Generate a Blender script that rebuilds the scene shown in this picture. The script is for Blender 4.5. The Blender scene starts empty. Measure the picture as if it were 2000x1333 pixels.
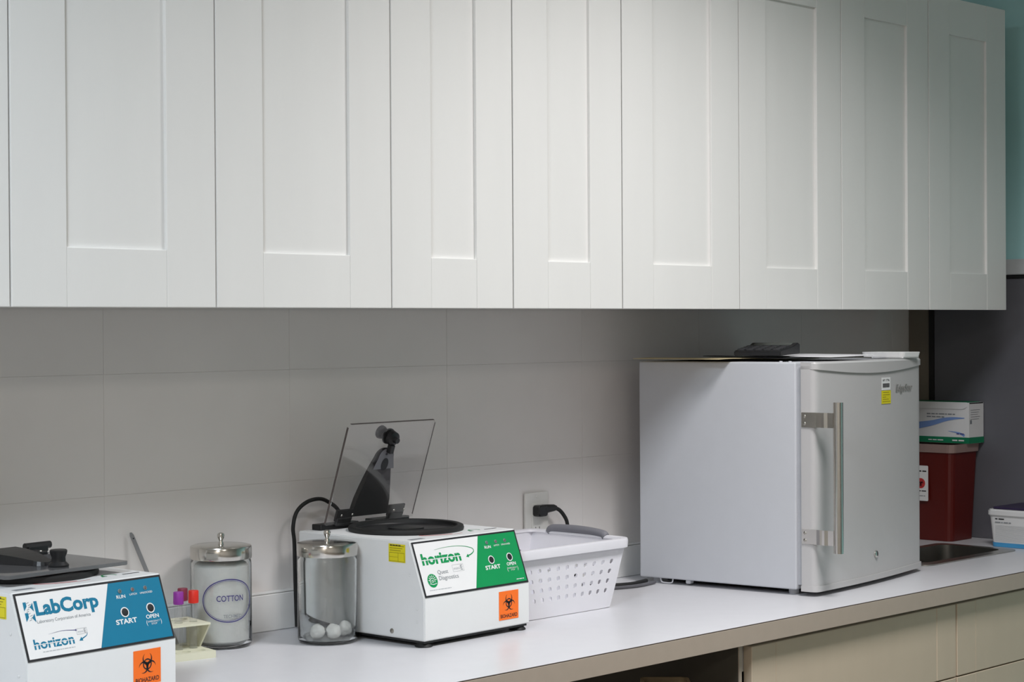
import bpy, bmesh, math, random
from mathutils import Vector, Matrix
random.seed(7)
scene = bpy.context.scene
col = scene.collection

# ---------------------------------------------------------------- camera
cam_d = bpy.data.cameras.new('camera')
cam_d.sensor_width = 36.0
cam_d.lens = 67.608
cam_d.clip_start = 0.05
cam_d.clip_end = 60
cam = bpy.data.objects.new('camera', cam_d)
col.objects.link(cam)
_r = Vector((0.6896, -0.7241, -0.0060)); _u = Vector((0.0101, 0.0013, 0.9999)); _f = Vector((0.7241, 0.6896, -0.0082))
cam.matrix_world = Matrix(((_r.x, _u.x, -_f.x, -1.5116), (_r.y, _u.y, -_f.y, -2.4490), (_r.z, _u.z, -_f.z, 1.4855), (0, 0, 0, 1)))
scene.camera = cam

# ---------------------------------------------------------------- world, lights, exposure
world = bpy.data.worlds.new('world')
scene.world = world
world.use_nodes = True
world.node_tree.nodes['Background'].inputs[0].default_value = (0.9, 0.95, 1.0, 1)
world.node_tree.nodes['Background'].inputs[1].default_value = 0.02
scene.view_settings.view_transform = 'Standard'
scene.view_settings.look = 'None'
scene.view_settings.gamma = 1.0
scene.view_settings.use_curve_mapping = False
scene.view_settings.exposure = 0.0
CEIL = 2.75
# recessed fluorescent ceiling troffers of the room: (x, y, size x, size y, watts, colour, louvre spread in degrees)
TROFFERS = [(1.29, -1.05, 0.6, 0.6, 28.0, (1.0, 0.975, 0.98), 136),
            (-1.2, -1.1, 0.6, 0.6, 51, (0.80, 0.90, 1.0), 180),
            (-1.2, -3.6, 0.6, 0.6, 22, (1.0, 0.94, 0.86), 180),
            (-3.6, -3.6, 0.6, 0.6, 44, (1.0, 0.94, 0.86), 180)]

# ---------------------------------------------------------------- helpers
def lin(c):
    return tuple((v / 12.92 if v <= 0.04045 else ((v + 0.055) / 1.055) ** 2.4) for v in c)
def rgb(r, g, b):
    return lin((r / 255, g / 255, b / 255))

MATS = {}
def mat(name, color, rough=0.5, metal=0.0, var=0.04, scale=30.0, bump=0.0, bscale=200.0, trans=0.0, ior=1.45, spec=0.5, coat=0.0, stretch=None):
    """procedural material: principled with a little noise in colour, optional fine relief"""
    if name in MATS:
        return MATS[name]
    m = bpy.data.materials.new(name)
    m.use_nodes = True
    nt = m.node_tree
    b = nt.nodes['Principled BSDF']
    b.inputs['Roughness'].default_value = rough
    b.inputs['Metallic'].default_value = metal
    b.inputs['IOR'].default_value = ior
    b.inputs['Specular IOR Level'].default_value = spec
    b.inputs['Transmission Weight'].default_value = trans
    b.inputs['Coat Weight'].default_value = coat
    tc = nt.nodes.new('ShaderNodeTexCoord')
    mp = nt.nodes.new('ShaderNodeMapping')
    nt.links.new(tc.outputs['Object'], mp.inputs['Vector'])
    if stretch:
        mp.inputs['Scale'].default_value = stretch
    n = nt.nodes.new('ShaderNodeTexNoise')
    n.inputs['Scale'].default_value = scale
    n.inputs['Detail'].default_value = 3
    nt.links.new(mp.outputs['Vector'], n.inputs['Vector'])
    r = nt.nodes.new('ShaderNodeValToRGB')
    c = color
    r.color_ramp.elements[0].position = 0.3
    r.color_ramp.elements[1].position = 0.7
    r.color_ramp.elements[0].color = (c[0] * (1 - var), c[1] * (1 - var), c[2] * (1 - var), 1)
    r.color_ramp.elements[1].color = (min(1, c[0] * (1 + var)), min(1, c[1] * (1 + var)), min(1, c[2] * (1 + var)), 1)
    nt.links.new(n.outputs['Fac'], r.inputs['Fac'])
    nt.links.new(r.outputs['Color'], b.inputs['Base Color'])
    if bump:
        n2 = nt.nodes.new('ShaderNodeTexNoise')
        n2.inputs['Scale'].default_value = bscale
        nt.links.new(mp.outputs['Vector'], n2.inputs['Vector'])
        bp = nt.nodes.new('ShaderNodeBump')
        bp.inputs['Strength'].default_value = bump
        bp.inputs['Distance'].default_value = 0.001
        nt.links.new(n2.outputs['Fac'], bp.inputs['Height'])
        nt.links.new(bp.outputs['Normal'], b.inputs['Normal'])
    MATS[name] = m
    return m

def clear_mat(name, tint, rough=0.03, base=0.0, frost=(0.8, 0.8, 0.8)):
    """clear acrylic / thin plastic: transparent body with fresnel gloss"""
    if name in MATS:
        return MATS[name]
    m = bpy.data.materials.new(name)
    m.use_nodes = True
    nt = m.node_tree
    nt.nodes.clear()
    out = nt.nodes.new('ShaderNodeOutputMaterial')
    tr = nt.nodes.new('ShaderNodeBsdfTransparent')
    gl = nt.nodes.new('ShaderNodeBsdfGlossy')
    df = nt.nodes.new('ShaderNodeBsdfDiffuse')
    lw = nt.nodes.new('ShaderNodeLayerWeight')
    pw_ = nt.nodes.new('ShaderNodeMath')
    pw_.operation = 'POWER'
    pw_.inputs[1].default_value = 5.0
    fr = nt.nodes.new('ShaderNodeMath')
    fr.operation = 'MULTIPLY_ADD'
    fr.inputs[1].default_value = 0.92
    fr.inputs[2].default_value = 0.045
    lw.inputs['Blend'].default_value = 0.5
    nt.links.new(lw.outputs['Facing'], pw_.inputs[0])
    nt.links.new(pw_.outputs[0], fr.inputs[0])
    nz = nt.nodes.new('ShaderNodeTexNoise')
    nz.inputs['Scale'].default_value = 40
    rp = nt.nodes.new('ShaderNodeValToRGB')
    rp.color_ramp.elements[0].color = (*[v * 0.97 for v in tint], 1)
    rp.color_ramp.elements[1].color = (*tint, 1)
    nt.links.new(nz.outputs['Fac'], rp.inputs['Fac'])
    nt.links.new(rp.outputs['Color'], tr.inputs['Color'])
    gl.inputs['Roughness'].default_value = rough
    df.inputs['Color'].default_value = (*frost, 1)
    m1 = nt.nodes.new('ShaderNodeMixShader')
    m1.inputs[0].default_value = base
    nt.links.new(tr.outputs[0], m1.inputs[1])
    nt.links.new(df.outputs[0], m1.inputs[2])
    m2 = nt.nodes.new('ShaderNodeMixShader')
    nt.links.new(fr.outputs[0], m2.inputs[0])
    nt.links.new(m1.outputs[0], m2.inputs[1])
    nt.links.new(gl.outputs[0], m2.inputs[2])
    nt.links.new(m2.outputs[0], out.inputs[0])
    MATS[name] = m
    return m

class MB:
    """collects shapes into one mesh"""
    def __init__(self):
        self.bm = bmesh.new()
    def _new(self, fn):
        tmp = bmesh.new()
        fn(tmp)
        me = bpy.data.meshes.new('tmp')
        tmp.to_mesh(me)
        tmp.free()
        self.bm.from_mesh(me)
        bpy.data.meshes.remove(me)
    def box(self, x0, x1, y0, y1, z0, z1, bevel=0.0, seg=1, M=None):
        def f(t):
            bmesh.ops.create_cube(t, size=1.0)
            for v in t.verts:
                v.co = Vector(((x0 + x1) / 2 + v.co.x * (x1 - x0), (y0 + y1) / 2 + v.co.y * (y1 - y0), (z0 + z1) / 2 + v.co.z * (z1 - z0)))
            if bevel:
                bmesh.ops.bevel(t, geom=t.edges[:], offset=bevel, segments=seg, affect='EDGES', profile=0.6)
            if M:
                t.transform(M)
        self._new(f)
        return self
    def prism(self, pts, h, M=None, bevel=0.0, seg=1, cap=True):
        """polygon (x, y) extruded along z from 0 to h"""
        def f(t):
            lo = [t.verts.new((p[0], p[1], 0)) for p in pts]
            hi = [t.verts.new((p[0], p[1], h)) for p in pts]
            n = len(pts)
            for i in range(n):
                t.faces.new((lo[i], lo[(i + 1) % n], hi[(i + 1) % n], hi[i]))
            if cap:
                t.faces.new(lo[::-1])
                t.faces.new(hi)
            bmesh.ops.recalc_face_normals(t, faces=t.faces[:])
            if bevel:
                bmesh.ops.bevel(t, geom=t.edges[:], offset=bevel, segments=seg, affect='EDGES')
            if M:
                t.transform(M)
        self._new(f)
        return self
    def poly(self, pts, z=0.0, M=None):
        def f(t):
            vs = [t.verts.new((p[0], p[1], p[2] if len(p) > 2 else z)) for p in pts]
            t.faces.new(vs)
            if M:
                t.transform(M)
        self._new(f)
        return self
    def strip(self, A, B, M=None):
        """quad strip between two point lists (3D)"""
        def f(t):
            a = [t.verts.new(p) for p in A]
            b = [t.verts.new(p) for p in B]
            for i in range(len(A) - 1):
                t.faces.new((a[i], a[i + 1], b[i + 1], b[i]))
            if M:
                t.transform(M)
        self._new(f)
        return self
    def lathe(self, prof, seg=32, M=None, closed=False):
        """profile of (r, z) turned about z"""
        def f(t):
            rings = []
            for r, z in prof:
                if r < 1e-6:
                    rings.append([t.verts.new((0, 0, z))])
                else:
                    rings.append([t.verts.new((r * math.cos(2 * math.pi * k / seg), r * math.sin(2 * math.pi * k / seg), z)) for k in range(seg)])
            prs = list(zip(rings[:-1], rings[1:]))
            if closed:
                prs.append((rings[-1], rings[0]))
            for a, b in prs:
                for k in range(seg):
                    k2 = (k + 1) % seg
                    if len(a) == 1 and len(b) == 1:
                        continue
                    if len(a) == 1:
                        t.faces.new((a[0], b[k2], b[k]))
                    elif len(b) == 1:
                        t.faces.new((a[k], a[k2], b[0]))
                    else:
                        t.faces.new((a[k], a[k2], b[k2], b[k]))
            bmesh.ops.recalc_face_normals(t, faces=t.faces[:])
            if M:
                t.transform(M)
        self._new(f)
        return self
    def tube(self, path, r, seg=10, M=None, cap=True):
        """round tube along a smoothed path; r is a number or list"""
        P = [Vector(p) for p in path]
        def f(t):
            n = len(P)
            rr = r if isinstance(r, (list, tuple)) else [r] * n
            up = Vector((0, 0, 1))
            rings = []
            prev = None
            for i in range(n):
                d = (P[min(n - 1, i + 1)] - P[max(0, i - 1)]).normalized()
                if prev is None:
                    a = d.cross(up)
                    if a.length < 1e-3:
                        a = d.cross(Vector((1, 0, 0)))
                    a.normalize()
                else:
                    a = (prev - d * prev.dot(d)).normalized()
                prev = a
                b = d.cross(a)
                rings.append([t.verts.new(P[i] + (a * math.cos(2 * math.pi * k / seg) + b * math.sin(2 * math.pi * k / seg)) * rr[i]) for k in range(seg)])
            for i in range(n - 1):
                for k in range(seg):
                    t.faces.new((rings[i][k], rings[i][(k + 1) % seg], rings[i + 1][(k + 1) % seg], rings[i + 1][k]))
            if cap:
                t.faces.new(rings[0][::-1])
                t.faces.new(rings[-1])
            bmesh.ops.recalc_face_normals(t, faces=t.faces[:])
            if M:
                t.transform(M)
        self._new(f)
        return self
    def build(self, name, material, parent=None, smooth=False, M=None, split=False):
        me = bpy.data.meshes.new(name)
        self.bm.to_mesh(me)
        self.bm.free()
        me.materials.append(material)
        if smooth:
            for p in me.polygons:
                p.use_smooth = True
        o = bpy.data.objects.new(name, me)
        col.objects.link(o)
        if parent:
            o.parent = parent
        if M is not None:
            o.matrix_local = M
        if smooth:
            bm = bmesh.new()
            bm.from_mesh(me)
            for e in bm.edges:
                if len(e.link_faces) == 2 and e.calc_face_angle(0) > math.radians(40):
                    e.smooth = False
            bm.to_mesh(me)
            bm.free()
        return o

def spline(pts, n=8):
    """Catmull-Rom through points"""
    P = [Vector(p) for p in pts]
    P = [P[0] * 2 - P[1]] + P + [P[-1] * 2 - P[-2]]
    out = []
    for i in range(1, len(P) - 2):
        for k in range(n):
            t = k / n
            a, b, c, d = P[i - 1], P[i], P[i + 1], P[i + 2]
            out.append(0.5 * ((2 * b) + (c - a) * t + (2 * a - 5 * b + 4 * c - d) * t * t + (3 * b - a - 3 * c + d) * t ** 3))
    out.append(P[-2])
    return out

def circ(r, n=24, cx=0, cy=0, a0=0, a1=2 * math.pi, closed=False):
    m = n if not closed else n
    return [(cx + r * math.cos(a0 + (a1 - a0) * k / (m if abs(a1 - a0) > 6.28 else m - 1)), cy + r * math.sin(a0 + (a1 - a0) * k / (m if abs(a1 - a0) > 6.28 else m - 1))) for k in range(m)]

def rrect(x0, x1, y0, y1, r, n=5):
    out = []
    for cx, cy, a in ((x1 - r, y1 - r, 0), (x0 + r, y1 - r, 90), (x0 + r, y0 + r, 180), (x1 - r, y0 + r, 270)):
        for k in range(n + 1):
            t = math.radians(a + 90 * k / n)
            out.append((cx + r * math.cos(t), cy + r * math.sin(t)))
    return out

def tag(o, label=None, category=None, group=None, kind=None):
    if label:
        o['label'] = label
    if category:
        o['category'] = category
    if group:
        o['group'] = group
    if kind:
        o['kind'] = kind
    return o

def thing(name, label, category, loc=(0, 0, 0), rz=0.0, group=None):
    o = bpy.data.objects.new(name, None)
    o.empty_display_size = 0.05
    col.objects.link(o)
    o.location = loc
    o.rotation_euler = (0, 0, rz)
    return tag(o, label, category, group)

def text_mesh(s, bold=0.0, shear=0.0):
    cu = bpy.data.curves.new('txt', 'FONT')
    cu.body = s
    cu.offset = bold
    cu.shear = shear
    cu.resolution_u = 3
    ob = bpy.data.objects.new('txt', cu)
    col.objects.link(ob)
    me = bpy.data.meshes.new_from_object(ob)
    bpy.data.objects.remove(ob)
    bpy.data.curves.remove(cu)
    return me

def lettering(s, x, y, w, h, material, parent, z=0.0004, bold=0.0, shear=0.0, anchor='l', fn=None, M=None, name='lettering'):
    """flat letters fitted into a box of w by h whose lower left (or centre) is at x, y in the parent's plane"""
    me = text_mesh(s, bold, shear)
    xs = [v.co.x for v in me.vertices]
    ys = [v.co.y for v in me.vertices]
    x0, x1, y0, y1 = min(xs), max(xs), min(ys), max(ys)
    if anchor == 'c':
        x -= w / 2
        y -= h / 2
    for v in me.vertices:
        v.co = Vector((x + (v.co.x - x0) / (x1 - x0) * w, y + (v.co.y - y0) / (y1 - y0) * h, z))
        if fn:
            v.co = fn(v.co)
    me.materials.append(material)
    me.name = name
    o = bpy.data.objects.new(name, me)
    col.objects.link(o)
    o.parent = parent
    if M is not None:
        o.matrix_local = M
    return o

def tiny_print(x, y, w, h, material, parent, z=0.0004, anchor='l', M=None, seed=1):
    """a line of print too small to read: short word-length dashes"""
    rnd = random.Random(seed)
    if anchor == 'c':
        x -= w / 2
        y -= h / 2
    mb = MB()
    e = x
    while e < x + w - h:
        l = min(h * rnd.uniform(1.2, 4.5), x + w - e)
        mb.box(e, e + l, y + h * .15, y + h * .8, z - .0001, z)
        e += l + h * .6
    return mb.build('tiny_print', material, parent, M=M)

# ---------------------------------------------------------------- materials
m_wall = mat('wall_paint', (0.72, 0.70, 0.68), 0.6, var=0.02, scale=6)
m_tile = mat('wall_tile_glaze', (0.80, 0.77, 0.75), 0.38, var=0.015, scale=8, bump=0.05, bscale=60)
m_grout = mat('tile_grout', (0.84, 0.82, 0.80), 0.8, var=0.03)
m_teal = mat('teal_paint', rgb(178, 226, 228), 0.6, var=0.02, scale=5)
m_ceil = mat('ceiling_board', (0.75, 0.75, 0.73), 0.9, var=0.03, scale=60)
m_floor = mat('vinyl_floor', rgb(120, 110, 98), 0.45, var=0.08, scale=12)
m_door = mat('offwhite_foil', (0.78, 0.775, 0.755), 0.42, var=0.012, scale=14, bump=0.06, bscale=500, stretch=(1, 1, 0.15))
m_carcass = mat('white_carcass', (0.62, 0.61, 0.58), 0.5, var=0.02)
m_counter = mat('white_laminate', (0.645, 0.645, 0.67), 0.32, var=0.012, scale=25, bump=0.03, bscale=900)
m_edge = mat('greige_edge_band', rgb(178, 164, 150), 0.5, var=0.02, scale=40)
m_darkline = mat('dark_seam', rgb(60, 50, 40), 0.8)
m_base = mat('beige_front_foil', rgb(203, 187, 165), 0.5, var=0.02, scale=20, stretch=(1, 1, 0.2))
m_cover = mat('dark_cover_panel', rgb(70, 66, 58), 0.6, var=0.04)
m_splash = mat('white_upstand', (0.80, 0.80, 0.79), 0.4, var=0.01)
m_board = mat('charcoal_board', rgb(98, 98, 104), 0.5, var=0.03, scale=12)
m_alu = mat('grey_aluminium', rgb(196, 200, 202), 0.45, metal=0.0, var=0.03)
m_black = mat('black_plastic', (0.012, 0.012, 0.013), 0.4, var=0.1)
m_rubber = mat('black_rubber', (0.01, 0.01, 0.01), 0.6, var=0.1)
m_shell = mat('white_powder_coat', (0.76, 0.77, 0.77), 0.42, var=0.01, bump=0.05, bscale=700)
m_steel = mat('polished_steel', (0.62, 0.60, 0.56), 0.16, metal=1.0, var=0.03, scale=20)
m_brush = mat('brushed_steel', (0.45, 0.43, 0.39), 0.33, metal=1.0, var=0.06, scale=60, stretch=(1, 1, 0.05))
m_fridge = mat('white_enamel', (0.55, 0.565, 0.60), 0.35, var=0.008, bump=0.03, bscale=500)
m_fdoor = mat('white_enamel_door', (0.50, 0.492, 0.492), 0.35, var=0.008, bump=0.04, bscale=500)
m_gasket = mat('grey_gasket', (0.5, 0.51, 0.54), 0.6)
m_ink = mat('black_print', (0.015, 0.015, 0.018), 0.5)
m_white = mat('white_print', (0.82, 0.82, 0.82), 0.45, var=0.01)
m_teal_ink = mat('teal_print', rgb(14, 118, 152), 0.4, var=0.02)
m_green_ink = mat('green_print', rgb(12, 146, 82), 0.4, var=0.02)
m_grey_ink = mat('grey_print', rgb(130, 135, 140), 0.5)
m_pgrey = mat('pale_grey_print', rgb(178, 182, 186), 0.5)
m_orange = mat('orange_label', rgb(255, 118, 32), 0.5, var=0.01)
m_yellow = mat('yellow_label', rgb(222, 210, 30), 0.5, var=0.02)
m_red_ink = mat('red_print', rgb(205, 60, 60), 0.5)
m_navy = mat('navy_print', rgb(55, 50, 120), 0.45)
m_basket = mat('white_polypropylene', (0.76, 0.75, 0.79), 0.42, var=0.01)
m_grip = mat('grey_grip', rgb(120, 120, 126), 0.6, var=0.03)
m_outlet = mat('outlet_plastic', (0.70, 0.69, 0.66), 0.4)
m_cotton = mat('cotton_wool', (0.86, 0.86, 0.84), 0.95, var=0.03, scale=80, bump=0.6, bscale=160)
m_rack = mat('cream_plastic', rgb(222, 220, 196), 0.5, var=0.02)
m_sink = mat('sink_steel', (0.30, 0.29, 0.27), 0.35, metal=1.0, var=0.05)
m_redbin = mat('red_polypropylene', rgb(90, 20, 14), 0.4, var=0.03)
m_card = mat('white_card', (0.72, 0.72, 0.72), 0.6, var=0.01)
m_manila = mat('manila_card', rgb(205, 190, 150), 0.7, var=0.04)
m_paper = mat('white_paper', (0.80, 0.80, 0.82), 0.7, var=0.01)
m_glass = mat('clear_glass', (0.97, 0.985, 0.975), 0.015, var=0.0, trans=1.0, ior=1.48)
m_acryl = clear_mat('clear_acrylic', (0.96, 0.95, 0.95), 0.03, base=0.012)
m_smoke = clear_mat('smoked_acrylic', (0.42, 0.42, 0.43), 0.05, base=0.30, frost=(0.36, 0.36, 0.37))
m_tubeg = clear_mat('clear_tube_plastic', (0.96, 0.96, 0.96), 0.05, base=0.06)
m_tan = mat('tan_plastic', rgb(170, 150, 118), 0.5, var=0.03)
m_key = mat('grey_keys', (0.035, 0.035, 0.038), 0.5)

# ---------------------------------------------------------------- room shell
WALL_Y, SIDE_X, ZC = 0.385, 3.035, 0.914
XL, YF = -4.2, -5.6
o = MB().box(XL - .1, SIDE_X + .1, YF - .1, WALL_Y + .1, -0.1, 0.0).build('floor', m_floor); tag(o, kind='structure')
o = MB().box(XL - .1, SIDE_X + .1, YF - .1, WALL_Y + .1, CEIL, CEIL + 0.1).build('ceiling', m_ceil); tag(o, kind='structure')
wall = MB().box(XL - .1, SIDE_X + .1, WALL_Y, WALL_Y + .1, 0, CEIL).build('wall_back', m_grout); tag(wall, kind='structure')
o = MB().box(SIDE_X, SIDE_X + .1, YF, WALL_Y, 0, CEIL).build('wall_right', m_teal); tag(o, kind='structure')
o = MB().box(XL - .1, XL, YF, WALL_Y, 0, CEIL).build('wall_left', m_wall); tag(o, kind='structure')
o = MB().box(XL - .1, SIDE_X + .1, YF - .1, YF, 0, CEIL).build('wall_front', m_wall); tag(o, kind='structure')
# large glazed wall tiles with hairline joints
TW, TH = 0.42, 0.2128
tile_me = None
for r in range(3):
    z0 = 0.978 + r * TH
    for k in range(-5, 5):
        x0 = 1.268 + k * TW
        w = TW
        if x0 + w > SIDE_X:
            w = SIDE_X - x0
            if w < 0.03:
                continue
            MB().box(x0 + .0003, x0 + w, WALL_Y - .0008, WALL_Y + .001, z0 + .0002, z0 + TH - .0002, bevel=.0003).build('tile', m_tile, wall)
            continue
        if tile_me is None:
            t = MB().box(.0003, TW - .0003, WALL_Y - .0008, WALL_Y + .001, .0002, TH - .0002, bevel=.0003).build('tile', m_tile, wall)
            tile_me = t.data
        else:
            t = bpy.data.objects.new('tile', tile_me)
            col.objects.link(t)
            t.parent = wall
        t.location = (x0, 0, z0)

# ceiling light fixtures (above and behind the camera's view)
for i, (x, y, sx, sy, w, c, sp) in enumerate(TROFFERS):
    t = thing('ceiling_light', ['louvred ceiling light nearest the wall cabinets and fridge', 'cool white ceiling light to the left of the wall cabinets', 'warm ceiling light deep in the room behind the camera', 'warm ceiling light in the far left corner of the room'][i], 'light', (x, y, CEIL), 0, 'recessed ceiling lights')
    MB().box(-sx / 2 - .03, sx / 2 + .03, -sy / 2 - .03, -sy / 2, -.02, 0).box(-sx / 2 - .03, sx / 2 + .03, sy / 2, sy / 2 + .03, -.02, 0) \
        .box(-sx / 2 - .03, -sx / 2, -sy / 2, sy / 2, -.02, 0).box(sx / 2, sx / 2 + .03, -sy / 2, sy / 2, -.02, 0).build('frame', m_white, t)
    ld = bpy.data.lights.new('tube_light', 'AREA')
    ld.shape = 'RECTANGLE'
    ld.size, ld.size_y = sx, sy
    ld.energy = w
    ld.color = c
    ld.spread = math.radians(sp)
    lo = bpy.data.objects.new('tube_light', ld)
    col.objects.link(lo)
    lo.parent = t
    lo.location = (0, 0, -.012)

# ---------------------------------------------------------------- wall cabinets
DX = [-.374, 0.0069, 0.3798, 0.7591, 1.0648, 1.3765, 1.7579, 2.1388, 2.5088, 2.8748]
DX = [-.755] + DX
CB, CT = 1.5165, 2.2745
def shaker_door(parent, x0, x1, z0, z1, st, rl):
    g = .0016
    a, b = x0 + g, x1 - g
    d = MB().box(a + .01, b - .01, .0065, .018, z0 + .01, z1 - .01).build('door', m_door, parent)
    for p, q in ((a, a + st), (b - st, b)):
        MB().box(p, q, 0, .018, z0, z1, bevel=.0012, seg=2).build('stile', m_door, d)
    for p, q in ((z0, z0 + rl), (z1 - rl, z1)):
        MB().box(a + st + .0002, b - st - .0002, .0003, .0178, p, q, bevel=.0012, seg=2).build('rail', m_door, d)
    return d
CABL = ['white wall cabinet at the left edge of the frame, mostly cut off', 'leftmost full white wall cabinet, two wide shaker doors above the blue-panelled centrifuge',
        'white wall cabinet with two narrow shaker doors above the open-lidded centrifuge', 'white wall cabinet with wide shaker doors above the basket and outlet',
        'rightmost white wall cabinet, two shaker doors beside the teal wall']
for i in range(5):
    x0, x1 = DX[2 * i], DX[2 * i + 2]
    xm = DX[2 * i + 1]
    t = thing('wall_cabinet', CABL[i], 'cabinet', (x0, 0, CB), 0, 'row of white shaker wall cabinets')
    w = x1 - x0
    MB().box(0.0008, w - .0008, .0205, WALL_Y - .0045, .003, CT - CB, bevel=.0006).build('body', m_carcass, t)
    shaker_door(t, 0, xm - x0, 0, CT - CB, .094, .0895)
    shaker_door(t, xm - x0, w, 0, CT - CB, .094, .0895)

# ---------------------------------------------------------------- countertop, upstand, sink
CX0 = -1.3
FY = -0.2605
sx0, sx1, sy0, sy1 = 2.43, 2.825, -.035, .16      # sink opening
t = thing('countertop', 'long white laminate countertop with greige front edge', 'countertop', (CX0, FY, ZC - .038))
L_, D_ = SIDE_X - CX0, WALL_Y - FY
bm = bmesh.new()
xs = [0, sx0 - CX0, sx1 - CX0, L_]
ys = [0.0012, sy0 - FY, sy1 - FY, D_]
def slab(bm, z, up):
    g = [[bm.verts.new((x, y, z)) for x in xs] for y in ys]
    for j in range(3):
        for i in range(3):
            if i == 1 and j == 1:
                continue
            f = (g[j][i], g[j][i + 1], g[j + 1][i + 1], g[j + 1][i])
            bm.faces.new(f if up else f[::-1])
    return g
gt = slab(bm, .038, True)
gb = slab(bm, 0, False)
def skirt(loop_t, loop_b):
    n = len(loop_t)
    for k in range(n):
        bm.faces.new((loop_b[k], loop_b[(k + 1) % n], loop_t[(k + 1) % n], loop_t[k]))
lo_idx = [(0, 0), (0, 1), (0, 2), (0, 3), (1, 3), (2, 3), (3, 3), (3, 2), (3, 1), (3, 0), (2, 0), (1, 0)]
skirt([gt[j][i] for j, i in lo_idx], [gb[j][i] for j, i in lo_idx])
hi_idx = [(1, 1), (2, 1), (2, 2), (1, 2)]
skirt([gt[j][i] for j, i in hi_idx], [gb[j][i] for j, i in hi_idx])
mb = MB(); mb.bm.free(); mb.bm = bm
mb.build('worktop', m_counter, t)
MB().box(0, L_, -.0008, .0012, .0365, .0376).build('seam', m_darkline, t)
MB().box(0, L_, -.0012, .0012, .0005, .0362, bevel=.0004).build('front_edge', m_edge, t)
o = MB().box(CX0, SIDE_X, .365, WALL_Y - .0005, ZC + .0004, .983, bevel=.0012).build('trim_1', m_splash); tag(o, kind='structure')
o = MB().box(CX0, SIDE_X, .3685, WALL_Y - .0005, .9838, .9875, bevel=.001).build('trim_2', m_splash); tag(o, kind='structure')

t = thing('sink', 'dark stainless drop-in sink between the fridge and the red container', 'sink', ((sx0 + sx1) / 2, (sy0 + sy1) / 2, ZC))
hw, hd = (sx1 - sx0) / 2, (sy1 - sy0) / 2
mb = MB()
o_pts = rrect(-hw - .016, hw + .016, -hd - .016, hd + .016, .025, 5)
i_pts = rrect(-hw + .012, hw - .012, -hd + .012, hd - .012, .03, 5)
def ringz(pts, z): return [(p[0], p[1], z) for p in pts] + [(pts[0][0], pts[0][1], z)]
mb.strip(ringz(o_pts, .0005), ringz(o_pts, .003)).strip(ringz(o_pts, .003), ringz(i_pts, .0035))
mb.build('rim', m_brush, t, smooth=True)
mb = MB()
b_pts = rrect(-hw + .03, hw - .03, -hd + .03, hd - .03, .03, 5)
mb.strip(ringz(i_pts, .0034), ringz(i_pts, -.10)).strip(ringz(i_pts, -.10), ringz(b_pts, -.13)).poly(b_pts, -.13)
mb.build('basin', m_sink, t, smooth=True)
MB().lathe([(0, -.127), (.02, -.127), (.024, -.1295)], 20).build('drain', m_brush, t, smooth=True)

# ---------------------------------------------------------------- base cabinets
def base_cab(x0, x1, label):
    t = thing('base_cabinet', label, 'cabinet', (x0, 0, 0), 0, 'beige base cabinets under the counter')
    w = x1 - x0
    xa = -.0195 if x0 < 1.6 else .001
    zt_ = ZC - .0385
    MB().box(xa, xa + .018, -.2185, WALL_Y - .003, .1, zt_).box(w - .019, w - .001, -.2185, WALL_Y - .003, .1, zt_).box(xa + .018, w - .019, WALL_Y - .015, WALL_Y - .003, .1, zt_).box(xa + .018, w - .019, -.2185, WALL_Y - .015, .1, .118) \
        .box(xa + .018, w - .019, -.2185, -.2, zt_ - .06, zt_).build('body', m_carcass, t)
    MB().box(0, w, -.16, WALL_Y - .05, 0, .1).build('plinth', m_cover, t)
    for z0, z1 in ((.7065, .866), (.4065, .7035), (.105, .4035)):
        d = MB().box(.0815, w - .0815, -.2395, -.2195, z0, z1, bevel=.001).build('drawer_front', m_base, t)
        for p, q in ((.0025, .081), (w - .081, w - .0025)):
            MB().box(p, q, -.240, -.2195, z0, z1, bevel=.0012).build('stile', m_base, d)
    return t
base_cab(1.467, 2.2205, 'beige drawer cabinet below the fridge, beside the open knee space')
base_cab(2.2215, 2.975, 'beige drawer cabinet at the right edge, below the sink')
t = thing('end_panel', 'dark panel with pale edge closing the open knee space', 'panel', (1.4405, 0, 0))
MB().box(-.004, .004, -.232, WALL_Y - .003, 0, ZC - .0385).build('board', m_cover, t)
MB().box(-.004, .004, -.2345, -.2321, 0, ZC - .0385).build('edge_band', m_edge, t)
t = thing('waste_bin', 'tan bin top showing in the dark space under the counter', 'bin', (1.358, -.118, 0), math.radians(43))
bm_ = MB()
def frustum(mb, w0, d0, w1, d1, z0, z1, th=.003, r=.015):
    a = rrect(-w0 / 2, w0 / 2, -d0 / 2, d0 / 2, r, 4); b = rrect(-w1 / 2, w1 / 2, -d1 / 2, d1 / 2, r, 4)
    ai = rrect(-w0 / 2 + th, w0 / 2 - th, -d0 / 2 + th, d0 / 2 - th, r - th / 2, 4); bi = rrect(-w1 / 2 + th, w1 / 2 - th, -d1 / 2 + th, d1 / 2 - th, r - th / 2, 4)
    mb.strip(ringz(a, z0), ringz(b, z1)).strip(ringz(b, z1), ringz(bi, z1)).strip(ringz(bi, z1), ringz(ai, z0 + th)).poly(a[::-1], z0).poly(ai, z0 + th)
    return mb
frustum(bm_, .076, .076, .088, .088, 0, .79).build('bin_body', m_tan, t)
frustum(MB(), .094, .094, .094, .094, .779, .800, .006).build('rim', m_tan, t)

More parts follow.
